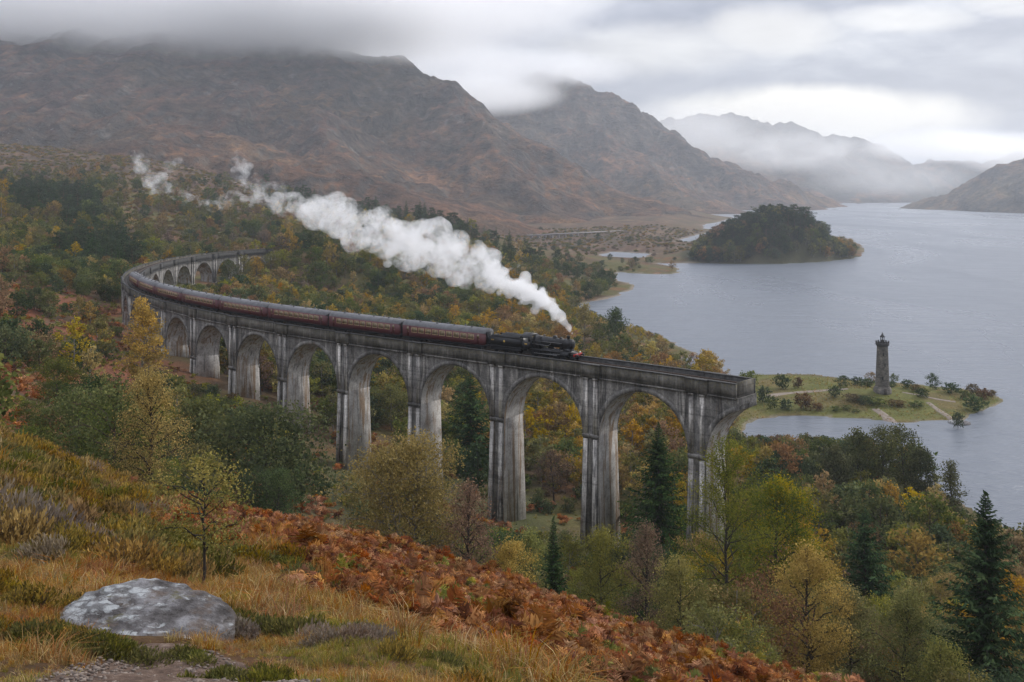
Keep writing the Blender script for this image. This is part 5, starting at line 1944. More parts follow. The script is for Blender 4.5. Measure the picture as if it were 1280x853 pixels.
# the ones that show largest stand as single trees, the rest as one wood
vis = [i for i, r_ in enumerate(WOOD) if -20 < r_[7] < 1300]
size = {i: KIND[KEYS[WOOD[i][3]]]['H'] * WOOD[i][4] / WOOD[i][1] for i in vis}
trees = sorted([i for i in vis if KIND[KEYS[WOOD[i][3]]]['cat'] == 'tree'], key=lambda i: -size[i])[:240]
shrubs = sorted([i for i in vis if KIND[KEYS[WOOD[i][3]]]['cat'] == 'shrub'], key=lambda i: -size[i])[:110]
single = set(trees) | set(shrubs)
PARTS = {}
SHORT = ['the tall sparse golden birch', 'the small sapling', 'the twin stemmed golden birch', 'the bare purplish tree', 'the straw yellow shrub', 'the small dark spruce', None, None, 'the brownish purple thin tree', 'the bushy yellow green tree', 'the slim dark trunked tree', 'the broad green and gold tree', 'the domed golden birch', 'the blue green spruce', None, 'the dull olive birch', 'the biggest spruce', None, 'the bright yellow birch', 'the spruce under the first coach', 'the spruce in the last arch', None, 'the thin bare tree', 'the large dark spreading tree', None, 'the tallest promontory tree', None, None, None, None, None, None, None, None, 'the lochside pine clump', None, None, 'the lone lochside pine', None]
LAND = [(hx, hy, hn) for (hx, hy, hr, ht), hn in zip(HERO, SHORT) if hn]
LAND += [(float(path(i * SPAN, 2.7)[0]), float(path(i * SPAN, 2.7)[1]), n_) for i, n_ in ((0, 'the pier at the broken end'), (2, 'the pier under the locomotive'), (4, 'the fifth pier from the broken end'), (6, 'the seventh pier from the broken end'), (8, 'the pier behind the yellow birch'))]
LPX = np.array([CX + F * a / b for a, b, _ in LAND])
LY = np.array([b for _, b, _ in LAND])
GRP = {}
for i in trees + shrubs:
    x, y, z, ki, sc, tn, zone, px = WOOD[i]
    py = HY + F * (CZ - z) / y
    lpy = HY + F * (CZ - 8) / LY
    dist = np.hypot(LPX - px, 1.6 * (lpy - py))
    j = int(np.argmin(dist))
    dxp, dyp = px - LPX[j], y - LY[j]
    if abs(dxp) > abs(lpy[j] - py) * 1.0:
        way = 'left of' if dxp < 0 else 'right of'
    else:
        way = 'behind' if dyp > 0 else 'in front of'
    GRP.setdefault((LOOK[KEYS[ki]], way, LAND[j][2]), []).append((float(dist[j]), i))
ORD = ['nearest', 'second nearest', 'third nearest', 'fourth nearest', 'fifth nearest', 'sixth nearest', 'seventh nearest', 'eighth nearest', 'ninth nearest', 'tenth nearest', 'eleventh nearest', 'twelfth nearest', 'thirteenth nearest', 'fourteenth nearest', 'fifteenth nearest', 'sixteenth nearest', 'seventeenth nearest', 'eighteenth nearest', 'nineteenth nearest', 'twentieth nearest']
LAB = {}
for (lk, way, nm), rows in GRP.items():
    rows.sort()
    for q_, (_, i) in enumerate(rows):
        LAB[i] = f"{lk} {way} {nm}" if len(rows) == 1 else f"{ORD[min(q_, 19)]} {lk} {way} {nm}"
for i in trees + shrubs:
    x, y, z, ki, sc, tn, zone, px = WOOD[i]
    K = KIND[KEYS[ki]]
    key = KEYS[ki]
    pk = key + ' fine' if y < 135 and key in FINE else key
    if pk not in PARTS:
        g_ = FINE[key] if pk != key else K['gen']
        PARTS[pk] = (g_[0].mesh('trunk', M_BARK), g_[1].mesh('crown', K['lm']))
    r_ = empty(K['name'], (x, y, z), tn)
    r_.scale = (sc, sc, sc * 1.0)
    link('trunk', PARTS[pk][0], r_)
    link('crown', PARTS[pk][1], r_)
    tag(r_, LAB[i], K['cat'], f"{LOOK[key]} {zone}")
rest = [r_ for i, r_ in enumerate(WOOD) if i not in single]
scatter('woodland', [KIND[k]['src'] for k in KEYS], [r_[:3] for r_ in rest], [r_[3] for r_ in rest], [(0, 0, r_[5]) for r_ in rest], [(r_[4],) * 3 for r_ in rest])
print('wood', len(WOOD), 'single', len(single))

# ------------------------------------------------------------------ near hillside: boulder, path, bracken, grass, heather
def rock_mat():
    m, k, b = mat('lichened rock', 0.9, 0.2)
    p = k.add('ShaderNodeTexCoord').outputs['Object']
    n = k.noise(p, 3.2, 7, 0.68)
    l1 = k.noise(k.vmath('ADD', p, (9, 1, 4)), 6.5, 6, 0.72, dist=0.9)
    patch = k.noise(k.vmath('ADD', p, (2, 5, 3)), 1.5, 4, 0.6)
    side = k.maprange(k.sep(p)[0], -0.9, 0.7, 0.16, -0.06)
    vor = k.add('ShaderNodeTexVoronoi', feature='F1')
    k.put(vor.inputs['Vector'], k.vmath('MULTIPLY', k.vmath('ADD', p, k.vmath('SCALE', k.comb(k.noise(p, 6, 4), k.noise(k.vmath('ADD', p, (5, 2, 1)), 6, 4), 0.0), scale=0.22)), (7, 11, 9)))
    vor.inputs['Scale'].default_value = 1.0
    cell = k.sep(vor.outputs['Color'])[0]
    lich = k.ramp(k.math('ADD', k.math('ADD', k.math('ADD', k.math('MULTIPLY', l1, 0.42), k.math('MULTIPLY', patch, 0.38)), k.math('MULTIPLY', cell, 0.2)), side), [(0.54, 0.0), (0.60, 1.0)])
    lich = k.math('MULTIPLY', lich, k.ramp(vor.outputs['Distance'], [(0.38, 1.0), (0.6, 0.25)]))
    c = k.ramp(n, [(0.36, (0.035, 0.031, 0.029)), (0.5, (0.10, 0.093, 0.093)), (0.64, (0.21, 0.205, 0.21))])
    c = k.mix(k.math('MULTIPLY', lich, 0.8), c, (0.40, 0.42, 0.425))
    c = k.mix(k.ramp(k.noise(k.vmath('ADD', p, (3, 7, 2)), 2.6, 5, 0.65), [(0.55, 0.0), (0.66, 0.7)]), c, (0.10, 0.07, 0.05))
    soil = k.maprange(k.math('ADD', k.sep(p)[2], k.math('MULTIPLY', k.math('SUBTRACT', l1, 0.5), 0.3)), 0.12, -0.02, 0, 1)
    c = k.mix(k.math('MULTIPLY', soil, 0.8), c, (0.07, 0.05, 0.035))
    c = k.mix(k.ramp(k.noise(k.vmath('ADD', p, (1, 9, 6)), 3.4, 5, 0.7), [(0.60, 0.0), (0.66, 0.75)]), c, (0.085, 0.075, 0.03))
    k.put(b.inputs['Base Color'], c)
    bump(k, b, k.math('ADD', k.math('MULTIPLY', n, 1.5), k.math('ADD', k.noise(p, 14, 6, 0.7), k.math('MULTIPLY', lich, 0.15))), 0.9, 0.05)
    return m


M_ROCK = rock_mat()


def boulder(name, cx, cy, hx, hy, hz, seed, rz=0.0, sink=0.25):
    bm = bmesh.new()
    bmesh.ops.create_icosphere(bm, subdivisions=5, radius=1.0)
    V = np.array([v.co[:] for v in bm.verts])
    sq = np.sign(V) * np.abs(V) ** 0.8
    n = fbm(V[:, 0] * 1.6 + V[:, 2] * .7 + seed, V[:, 1] * 1.6 - V[:, 2] * .5, 5, seed, .55)
    r_ = fbm(V[:, 0] * 4 + V[:, 2], V[:, 1] * 4 - V[:, 2] * 2, 5, seed + 5, .6, ridged=True) - .6
    crk = fbm(V[:, 0] * 2.2 - V[:, 2] * 3, V[:, 1] * 7 + V[:, 2] * 3, 5, seed + 8, .6, ridged=True)
    sq = sq * (1 + .20 * n + .10 * r_ - .07 * sstep(.72, .9, crk))[:, None]
    sq[:, 2] = np.where(sq[:, 2] > 0, sq[:, 2] * (1 - 0.28 * sstep(.1, 1.0, sq[:, 0]) + 0.12 * sstep(0, -1, sq[:, 0])), sq[:, 2])
    for v, c in zip(bm.verts, sq):
        v.co = (c[0] * hx, c[1] * hy, c[2] * hz)
    me = bpy.data.meshes.new(name)
    bm.to_mesh(me)
    bm.free()
    for p in me.polygons:
        p.use_smooth = True
    me.materials.append(M_ROCK)
    o = link(name, me)
    o.location = (cx, cy, gz(cx, cy) - sink * hz)
    o.rotation_euler = (R(6), 0, rz)
    return o


RX, RY = (164 - CX) / F * 10.6, 10.6
rock = boulder('boulder', RX, RY, 1.0, 1.02, 0.27, 4, R(-6), 0.40)
tag(rock, 'large grey lichen covered boulder lying in the grass beside the trodden path', 'boulder')

# trodden path: worn earth coming out from under the boulder and leaving at the lower edge
PATH = np.array([(-3.45, 9.6), (-3.05, 8.8), (-2.70, 7.8), (-2.2, 6.4), (-1.75, 5.2), (-1.4, 4.0), (-1.0, 2.4)])
PATHW = np.array([.42, .66, .78, .84, .86, .9, 1.0])


def path_d(X, Y):
    best = np.full(np.shape(X), 1e9)
    wid = np.full(np.shape(X), .5)
    for (a, b, wa, wb) in zip(PATH[:-1], PATH[1:], PATHW[:-1], PATHW[1:]):
        e = b - a
        t = np.clip(((X - a[0]) * e[0] + (Y - a[1]) * e[1]) / (e @ e), 0, 1)
        d = np.hypot(X - a[0] - t * e[0], Y - a[1] - t * e[1])
        k = d < best
        best = np.where(k, d, best)
        wid = np.where(k, wa + t * (wb - wa), wid)
    return best / wid


def path_mat():
    m, k, b = mat('worn earth', 0.95, 0.15)
    p = k.add('ShaderNodeTexCoord').outputs['Object']
    n = k.noise(p, 9, 7, 0.7)
    k.put(b.inputs['Base Color'], k.ramp(n, [(0.3, (0.045, 0.03, 0.024)), (0.52, (0.105, 0.07, 0.052)), (0.72, (0.20, 0.15, 0.12))]))
    bump(k, b, n, 0.8, 0.05)
    return m


gx, gy = np.meshgrid(np.linspace(-4.6, .6, 150), np.linspace(2.2, 9.9, 190))
pd = path_d(gx, gy) + .25 * fbm(gx / .35, gy / .35, 4, 81)
gzv = ground_z(gx.ravel(), gy.ravel()).reshape(gx.shape) + .05 * (1 - np.clip(pd, 0, 2.2) ** 2) + .015 * fbm(gx / .12, gy / .12, 3, 83)
M_PATH = path_mat()
o = grid_mesh('path', gx, gy, gzv, np.ones((gx.size, 3)), M_PATH)
tag(o, kind='structure')

# little stones on the path
A = Acc()
bm = bmesh.new()
bmesh.ops.create_icosphere(bm, subdivisions=1, radius=1.0)
sv = np.array([v.co[:] for v in bm.verts])
sf = [[v.index for v in f.verts] for f in bm.faces]
bm.free()
rng = G(31)
x, y = rng.uniform(-4.2, -.2, 5200), rng.uniform(5.2, 9.6, 5200)
k_ = path_d(x, y) < .9
x, y = x[k_], y[k_]
z = ground_z(x, y) + .04
for i in range(min(len(x), 1500)):
    r_ = rng.uniform(.006, .018) * (1.8 if rng.uniform() < .08 else 1)
    g_ = rng.uniform(.6, 1.5)
    A.add(sv * rng.uniform(.7, 1.3, 3) * r_ * np.array([1.2, 1, .6]) * (1 + rng.normal(size=(len(sv), 1)) * .12) + (x[i], y[i], z[i]), None, sf, col=np.array([.15, .12, .10]) * g_)


def tint_mat(name, rough=.9):
    m, k, b = mat(name, rough, .2)
    k.put(b.inputs['Base Color'], k.add('ShaderNodeAttribute', attribute_name='tint').outputs['Color'])
    return m


M_STONE = tint_mat('path stones')
o = A.build('pebbles', M_STONE)
tag(o, kind='stuff')


# ---- bracken fronds, grass tufts, heather sprigs (sources)
def frond(A, rng, L, az, lean, pal, o=(0, 0, 0), pin=11):
    """a dead bracken frond: arching stalk with paired, curled leaflets"""
    u = np.array([math.cos(az), math.sin(az), 0])
    sdv = np.array([-math.sin(az), math.cos(az), 0])
    q = np.linspace(0, 1, 8)
    out = L * lean * (q ** 1.25)
    hgt = L * (0.95 - .35 * lean) * (np.sin(q * PI * (.52 + .22 * lean)))
    P_ = np.array(o) + u * out[:, None] + np.array([0, 0, 1.0]) * hgt[:, None] + sdv * (rng.normal() * .12 * L * q ** 2)[:, None]
    c0 = np.array(pal[rng.integers(0, len(pal))]) * rng.uniform(.7, 1.3)
    wv = sdv * .006
    st = np.concatenate([P_ - wv, P_ + wv])
    A.add(st, [(i, i + 1, 8 + i + 1, 8 + i) for i in range(7)], col=c0 * .7)
    V, Q, C = [], [], []
    for j in range(pin):
        f = .28 + .72 * (j + .5) / pin
        pt = np.array([np.interp(f, q, P_[:, c]) for c in range(3)])
        tg = unit(np.array([np.interp(min(1, f + .05), q, P_[:, c]) for c in range(3)]) - pt)
        l = L * .40 * (1 - (f - .28) / .74) ** .8 + .02
        for sg in (-1, 1):
            d = unit(sdv * sg * .85 + tg * .5 + np.array([0, 0, rng.normal() * .35 - .1]))
            nrm = unit(np.cross(d, tg) + rng.normal(size=3) * .25)
            wd = unit(np.cross(d, nrm)) * l * .11
            m_ = pt + d * l * .55 + nrm * l * rng.uniform(-.12, .2)
            e = pt + d * l + nrm * l * rng.uniform(-.38, .1)
            n0 = len(V)
            V += [pt - wd * .5, pt + wd * .5, m_ + wd, m_ - wd, e + wd * .25, e - wd * .25]
            Q += [(n0, n0 + 1, n0 + 2, n0 + 3), (n0 + 3, n0 + 2, n0 + 4, n0 + 5)]
            C += [c0 * rng.uniform(.75, 1.25)] * 6
    A.add(V, Q, col=np.array(C))


RUST = [(.155, .060, .026), (.205, .083, .034), (.29, .145, .065), (.085, .036, .021), (.18, .068, .028)]
RUSTY = RUST + [(.33, .19, .075), (.25, .15, .05)]


def fern_src(key, seed, n=5, L=.75, pal=RUST):
    rng = G(seed)
    A = Acc()
    for i in range(n):
        frond(A, rng, L * rng.uniform(.6, 1.15), i * 6.28 / n + rng.uniform(-.6, .6), rng.uniform(.45, 1.1), pal, (rng.normal() * .12, rng.normal() * .12, 0), 15)
    return bpy.data.objects.new(key, A.mesh(key, [M_FERN]))


FERNS = [fern_src('fern_%d' % i, 200 + i, 7 + i % 3, .50 + .05 * (i % 3), RUSTY if i % 3 == 0 else RUST) for i in range(6)]
GFERN = fern_src('fern_6', 210, 6, .45, [(.11, .115, .03), (.16, .14, .035), (.09, .10, .028)])


def grass_src(key, seed, n, h, pal, spread=.12, width=.004, lean=.6):
    rng = G(seed)
    A = Acc()
    V, Q, C = [], [], []
    for i in range(n):
        az, r_ = rng.uniform(0, 6.28), spread * math.sqrt(rng.uniform())
        o = np.array([math.cos(az) * r_, math.sin(az) * r_, -.02])
        a2 = az + rng.normal() * .8
        u = np.array([math.cos(a2), math.sin(a2), 0])
        sd = np.array([-math.sin(a2), math.cos(a2), 0]) * width * rng.uniform(.6, 1.5)
        H = h * rng.uniform(.45, 1.15)
        ln = lean * rng.uniform(.2, 1.5)
        p1 = o + u * H * ln * .25 + (0, 0, H * .55)
        p2 = o + u * H * ln * .85 + (0, 0, H * (.95 - .35 * ln))
        c = np.array(pal[rng.integers(0, len(pal))]) * rng.uniform(.7, 1.3)
        n0 = len(V)
        V += [o - sd, o + sd, p1 + sd * .8, p1 - sd * .8, p2 + sd * .15, p2 - sd * .15]
        Q += [(n0, n0 + 1, n0 + 2, n0 + 3), (n0 + 3, n0 + 2, n0 + 4, n0 + 5)]
        C += [c * .75, c * .75, c, c, c * 1.1, c * 1.1]
    A.add(V, Q, col=np.array(C))
    return bpy.data.objects.new(key, A.mesh(key, [M_GRASS]))


STRAW = [(.32, .225, .085), (.27, .175, .06), (.21, .145, .05), (.39, .29, .14), (.17, .105, .045)]
FOX = [(.27, .12, .034), (.21, .088, .03), (.32, .16, .048)]
MOSSY = [(.13, .13, .028), (.18, .16, .032), (.24, .20, .045), (.09, .10, .024)]
GRASSES = [grass_src('grass_0', 301, 46, .30, STRAW), grass_src('grass_1', 302, 46, .26, STRAW + FOX), grass_src('grass_2', 303, 46, .28, FOX), grass_src('grass_3', 304, 50, .22, MOSSY), grass_src('grass_4', 305, 50, .18, MOSSY + STRAW, .15),
           grass_src('grass_5', 306, 60, .42, STRAW + FOX, .2, .005, .9)]


def heather_src(key, seed, pal, h=.42, rad=.5, n=300):
    rng = G(seed)
    A = Acc()
    C, D, T = [], [], []
    for i in range(n):
        az, r_ = rng.uniform(0, 6.28), rad * math.sqrt(rng.uniform())
        H = h * (1 - .55 * (r_ / rad) ** 2) * rng.uniform(.7, 1.15)
        b0 = np.array([math.cos(az) * r_ * .45, math.sin(az) * r_ * .45, 0])
        e = np.array([math.cos(az) * r_, math.sin(az) * r_, H])
        if i % 3 == 0:
            A.tube([b0, (b0 + e) / 2 + (0, 0, .03), e], [.006, .005, .002], 3, cap=False, col=(.10, .075, .055))
        for f in (.55, .8, 1.0):
            C.append(b0 * (1 - f) + e * f + rng.normal(size=3) * .025)
            D.append(e - b0 + np.array([0, 0, .25]))
            T.append(rng.uniform(0, 1))
    leaf_cards(A, np.array(C), .085, pick(pal, np.array(T)), rng, aspect=.3, dirs=unit(np.array(D)))
    return bpy.data.objects.new(key, A.mesh(key, [M_GRASS]))


HEATH = [heather_src('heather_0', 401, [(.07, .06, .022), (.16, .115, .03), (.24, .16, .045)]), heather_src('heather_1', 402, [(.10, .07, .028), (.20, .125, .034), (.28, .19, .06)]),
         heather_src('heather_2', 403, [(.05, .055, .018), (.09, .09, .024), (.14, .125, .032)], .32), heather_src('heather_3', 404, [(.13, .10, .075), (.22, .18, .14), (.12, .085, .05)])]

# ---- where they grow
rng = G(55)


def in_view(x, y, z, m=70):
    px, py = px_of(x, y, z)
    return (px > -m) & (px < 1280 + m) & (py < 853 + 2.2 * m)


def spread(step, d0, d1):
    x, y = jitter_grid(-90, 1370, d0, d1, step, rng)
    z = ground_z(x, y)
    k = in_view(x, y, z)
    return x[k], y[k], z[k]


def crest(px):
    return np.interp(px, [0, 300, 640, 950, 1280], [50, 57, 57, 48, 45])


def emit(name, srcs, x, y, z, idx, sc, tilt=.18, label=None):
    n = len(x)
    rot = np.column_stack([rng.normal(size=n) * tilt, rng.normal(size=n) * tilt, rng.uniform(0, 6.28, n)])
    s = np.asarray(sc)
    return scatter(name, srcs, np.column_stack([x, y, z]), idx, rot, np.column_stack([s, s, s * rng.uniform(.8, 1.2, n)]), label)


# bracken: dense on its slope, scattered in the grass
bx, by, bz = [], [], []
for d0, d1, st in ((9, 20, .165), (20, 36, .22), (36, 60, .33)):
    x, y, z = spread(st, d0, d1)
    px = CX + F * x / y
    pb = near_zone(x, y)
    clumpy = fbm(x / 1.6, y / 1.6, 3, 91)
    keep = (pb * (1 + .6 * clumpy) + .02 * (y > 14) > rng.uniform(.05, .75, len(x))) & (y < crest(px) + 2)
    bx.append(x[keep]); by.append(y[keep]); bz.append(z[keep])
bx, by, bz = map(np.concatenate, (bx, by, bz))
hmp = fbm(bx / 1.9, by / 1.9, 3, 95)
idx = rng.integers(0, 6, len(bx))
idx = np.where((fbm(bx / 3, by / 3, 3, 97) > .34) & (rng.uniform(0, 1, len(bx)) < .6), 6, idx)
emit('bracken', FERNS + [GFERN], bx, by, bz - .05 + .16 * hmp, idx, np.clip(.63 + .42 * hmp, .34, 1.1) * np.exp(rng.normal(size=len(bx)) * .22), .42)
print('bracken', len(bx))

gxs, gys, gzs, gis, gss = [], [], [], [], []
for d0, d1, st in ((3.6, 7.5, .062), (7.5, 13, .088), (13, 24, .15), (24, 58, .33)):
    x, y, z = spread(st, d0, d1)
    px = CX + F * x / y
    pb = near_zone(x, y)
    keep = (rng.uniform(0, 1, len(x)) > pb * 1.1 - .05) & (y < crest(px) + 1)
    keep &= path_d(x, y) + .35 * fbm(x / .4, y / .4, 3, 99) > rng.uniform(.75, 1.25, len(x))
    keep &= ((x - RX) / .80) ** 2 + ((y - RY) / .74) ** 2 > 1.0
    # bare trampled ground round the path
    bare = np.clip(2.1 - path_d(x, y), 0, 1) * .6
    keep &= rng.uniform(0, 1, len(x)) > bare
    x, y, z = x[keep], y[keep], z[keep]
    px = px[keep]
    a = fbm(x / 2.0, y / 2.0, 3, 101)
    b = fbm(x / 3.2, y / 3.2, 3, 103)
    r_ = rng.uniform(-.25, .25, len(x))
    ii = np.where(a + r_ > np.where((px > 330) & (y < 15), -.08, .14), rng.choice([3, 4], len(x)), np.where(b + r_ > .05, rng.choice([1, 2], len(x)), rng.choice([0, 1, 5], len(x))))
    gxs.append(x); gys.append(y); gzs.append(z); gis.append(ii)
    gss.append(np.clip(.85 + .9 * fbm(x / .9, y / .9, 3, 105), .3, 1.5) * (.35 if d1 < 8 else (.47 if d1 < 14 else (.95 if d1 < 30 else 1.6))))
x, y, z, ii, ss_ = map(np.concatenate, (gxs, gys, gzs, gis, gss))
emit('grass', GRASSES, x, y, z, ii, ss_, .2)
print('grass', len(x))

# heather and bog myrtle: thick on the left-hand rise, mounds round the boulder
hx_, hy_, hz_, hi_, hs_ = [], [], [], [], []
x, y, z = spread(.62, 12, 54)
px, py = px_of(x, y, z)
w_ = sstep(330, 120, px + (y - 22) * 2.0) * sstep(13, 20, y)
keep = (w_ * (.75 + .8 * fbm(x / 3.5, y / 3.5, 3, 111)) > rng.uniform(.1, .8, len(x))) & (y < crest(px) + 2) & (px < 420)
x, y, z = x[keep], y[keep], z[keep]
tt = fbm(x / 5, y / 5, 3, 113) + rng.normal(size=len(x)) * .2
hx_.append(x); hy_.append(y); hz_.append(z)
hi_.append(np.where(tt > .25, 2, np.where(tt < -.35, 3, rng.integers(0, 2, len(x)))))
hs_.append(rng.uniform(.8, 1.7, len(x)))
for px, py_, d, n, rad, k, s_ in ((108, 780, 9.1, 15, .26, 2, .48), (70, 790, 8.9, 10, .22, 2, .45), (30, 800, 9.0, 8, .3, 0, .45), (236, 790, 9.2, 8, .15, 2, .34), (268, 804, 8.5, 8, .15, 2, .34), (306, 824, 7.7, 8, .15, 2, .32), (345, 843, 7.0, 7, .15, 2, .3), (365, 742, 12.5, 14, .5, 2, .7), (420, 780, 11, 8, .5, 3, .5), (20, 745, 11, 10, .5, 0, .6), (560, 800, 11.5, 9, .5, 2, .5), (610, 835, 9.5, 8, .5, 0, .5), (205, 655, 24, 20, 1.4, 0, 1.1), (330, 690, 24, 14, 1.3, 2, 1.0), (430, 720, 22, 10, 1.0, 2, .9)):
    cx_ = (px - CX) / F * d
    x = cx_ + rng.normal(size=n) * rad
    y = d + rng.normal(size=n) * rad * .7
    k_ = ((x - RX) / 1.02) ** 2 + ((y - RY) / .85) ** 2 > 1
    x, y = x[k_], y[k_]
    hx_.append(x); hy_.append(y); hz_.append(ground_z(x, y)); hi_.append(np.full(len(x), k)); hs_.append(s_ * rng.uniform(.7, 1.2, len(x)))
x, y, z, ii, ss_ = map(np.concatenate, (hx_, hy_, hz_, hi_, hs_))
emit('heather', HEATH, x, y, z - .03, ii, ss_, .15)
print('heather', len(x))

# bracken and low scrub further off, to the viaduct and up the bracken slope
x, y = jitter_grid(-60, 1320, 60, 330, 2.3, rng)
z, sd = ground_z(x, y, True)
px = CX + F * x / y
dv = viaduct_d(px)
n1 = fbm(x / 14, y / 14, 3, 121)
wt = np.where((px < 190) & (y < 330), .75, np.where((y < dv + 30) & (px < 880), .42, .12))
k_ = (rng.uniform(0, 1, len(x)) < wt * (1 + n1)) & (sd > 4) & (path_dist(x, y) > 4.5) & ~((px > 905) & (y > 250)) & (y > np.interp(px, [0, 300, 640, 950, 1280], [60, 66, 66, 58, 56]))
x, y, z, n1, px = x[k_], y[k_], z[k_], n1[k_], px[k_]
ii = np.where(n1 + rng.normal(size=len(x)) * .25 > .05, rng.integers(0, 6, len(x)), 6)
emit('hill_bracken', [bpy.data.objects.new('hill' + o_.name, o_.data) for o_ in FERNS + [GFERN]], x, y, z - .1, ii, rng.uniform(1.6, 2.9, len(x)), .2)

# rough grass on the point and under the arches
x, y = jitter_grid(900, 1290, 258, 352, 1.25, rng)
z, sd = ground_z(x, y, True)
x2, y2 = jitter_grid(380, 760, 150, 260, 1.6, rng)
z2, sd2 = ground_z(x2, y2, True)
k1 = (sd > .8) & (fbm(x / 9, y / 9, 3, 141) + rng.normal(size=len(x)) * .25 > -.05)
k2 = (sd2 > 2) & (rng.uniform(0, 1, len(x2)) < .5)
x, y, z = np.concatenate([x[k1], x2[k2]]), np.concatenate([y[k1], y2[k2]]), np.concatenate([z[k1], z2[k2]])
emit('rough_grass', [bpy.data.objects.new('rough_' + o_.name, o_.data) for o_ in (GRASSES[0], GRASSES[3], GRASSES[4])], x, y, z, rng.choice([0, 1, 1, 2, 2], len(x)), rng.uniform(1.2, 2.6, len(x)), .2)
# heather clumps on the open hill and the moor, too far off to tell apart
x, y = jitter_grid(-60, 560, 470, 1260, 5.0, rng)
x2, y2 = jitter_grid(600, 880, 930, 1450, 6.5, rng)
x, y = np.concatenate([x, x2]), np.concatenate([y, y2])
z, sd = ground_z(x, y, True)
n1 = fbm(x / 26, y / 26, 4, 151)
k_ = (sd > 6) & (rng.uniform(0, 1, len(x)) < .38 + .5 * n1)
x, y, z = x[k_], y[k_], z[k_]
emit('hill_heather', [bpy.data.objects.new('hill_' + o_.name, o_.data) for o_ in HEATH], x, y, z - .2, rng.choice([0, 1, 2, 2, 3], len(x)), rng.uniform(2.5, 6.0, len(x)), .15)

# ------------------------------------------------------------------ monument and its peninsula
def stone_mat():
    m, k, b = mat('monument masonry', 0.9, 0.2)
    p = k.add('ShaderNodeTexCoord').outputs['Object']
    n = k.noise(p, 0.9, 6, 0.65)
    br = k.noise(k.vmath('MULTIPLY', p, (1.1, 1.1, 2.6)), 1.0, 3, 0.7)
    c = k.ramp(n, [(0.3, (0.06, 0.055, 0.05)), (0.5, (0.115, 0.105, 0.09)), (0.72, (0.21, 0.185, 0.15))])
    c = k.mix(1.0, c, k.ramp(br, [(0.35, 0.65), (0.62, 1.25)]), 'MULTIPLY')
    k.put(b.inputs['Base Color'], c)
    bump(k, b, br, .6, .08)
    return m


M_MON, M_MONDARK = stone_mat(), plain('dark weathered stone', (0.05, 0.048, 0.046), 0.9, 0, .4, 2)
mz = gz(*MON)
mon = empty('monument_tower', (MON[0], MON[1], mz - .2))
tag(mon, 'tall tapering stone monument tower with battlements and a small lantern top, on the grassy point', 'monument')
MH = CZ - (415 - HY) / F * MON[1] - mz + .2             # overall height
k_ = MH / 20.0
A = Acc()
A.lathe([(2.85 * k_, 0), (2.85 * k_, 1.5 * k_), (2.6 * k_, 1.62 * k_), (2.6 * k_, 2.1 * k_), (2.3 * k_, 2.25 * k_), (0, 2.25 * k_)], n=8, phase=PI / 8)
A.build('plinth', M_MON, mon)
A = Acc()
A.lathe([(2.2 * k_, 2.2 * k_), (1.72 * k_, 15.3 * k_), (1.72 * k_, 15.5 * k_)], n=20)
sh_ = A.build('shaft', M_MON, mon, smooth=True)
A = Acc()
A.box((0, 0, 0), (.34 * k_, .1, 1.1 * k_))
for zz_, a_ in ((5.2, -1.9), (9.4, -1.5), (12.9, -1.75)):
    wv = link('slit_window', A.mesh('slit_window', [M_COAL]) if zz_ == 5.2 else bpy.data.meshes['slit_window'], sh_)
    rr = (2.2 - (zz_ - 2.2) / 13.1 * .48) * k_ + .0
    wv.location = (rr * math.cos(a_), rr * math.sin(a_), zz_ * k_)
    wv.rotation_euler = (0, 0, a_ + PI / 2)
A = Acc()
A.box((0, 0, 0), (.9 * k_, .12, 1.9 * k_))
d_ = A.build('door', M_TIMBER, mon)
d_.location = (2.16 * k_ * math.cos(-PI / 2) * 1, -2.62 * k_, .95 * k_)
A = Acc()
A.lathe([(1.72 * k_, 15.3 * k_), (2.08 * k_, 15.75 * k_), (2.14 * k_, 16.0 * k_), (2.14 * k_, 16.55 * k_), (1.86 * k_, 16.55 * k_), (1.86 * k_, 16.0 * k_), (0, 16.0 * k_)], n=20)
par = A.build('balcony', M_MONDARK, mon)
A = Acc()
A.box((0, 0, 0), (.3 * k_, .42 * k_, .55 * k_))
me = A.mesh('merlon', [M_MONDARK])
for t in np.arange(10) * 2 * PI / 10:
    q = link('merlon', me, par)
    q.location = (2.0 * k_ * math.cos(t), 2.0 * k_ * math.sin(t), 16.8 * k_)
    q.rotation_euler = (0, 0, t)
lan = empty('lantern', (0, 0, 0))
lan.parent = mon
A = Acc()
A.lathe([(.66 * k_, 16.0 * k_), (.66 * k_, 17.15 * k_), (.8 * k_, 17.2 * k_), (.8 * k_, 17.32 * k_), (0, 17.32 * k_)], n=10)
A.build('drum', M_MONDARK, lan)
A = Acc()
for t in np.arange(6) * PI / 3 + .26:
    A.tube([(.6 * k_ * math.cos(t), .6 * k_ * math.sin(t), 17.3 * k_), (.6 * k_ * math.cos(t), .6 * k_ * math.sin(t), 18.35 * k_)], .1 * k_, 6)
A.build('columns', M_MONDARK, lan)
A = Acc()
A.lathe([(0, 18.3 * k_), (.8 * k_, 18.3 * k_), (.8 * k_, 18.42 * k_), (.62 * k_, 18.7 * k_), (.28 * k_, 19.2 * k_), (.12 * k_, 19.5 * k_), (.13 * k_, 19.65 * k_), (.02 * k_, 20.0 * k_)], n=12)
A.build('cupola', M_MONDARK, lan)


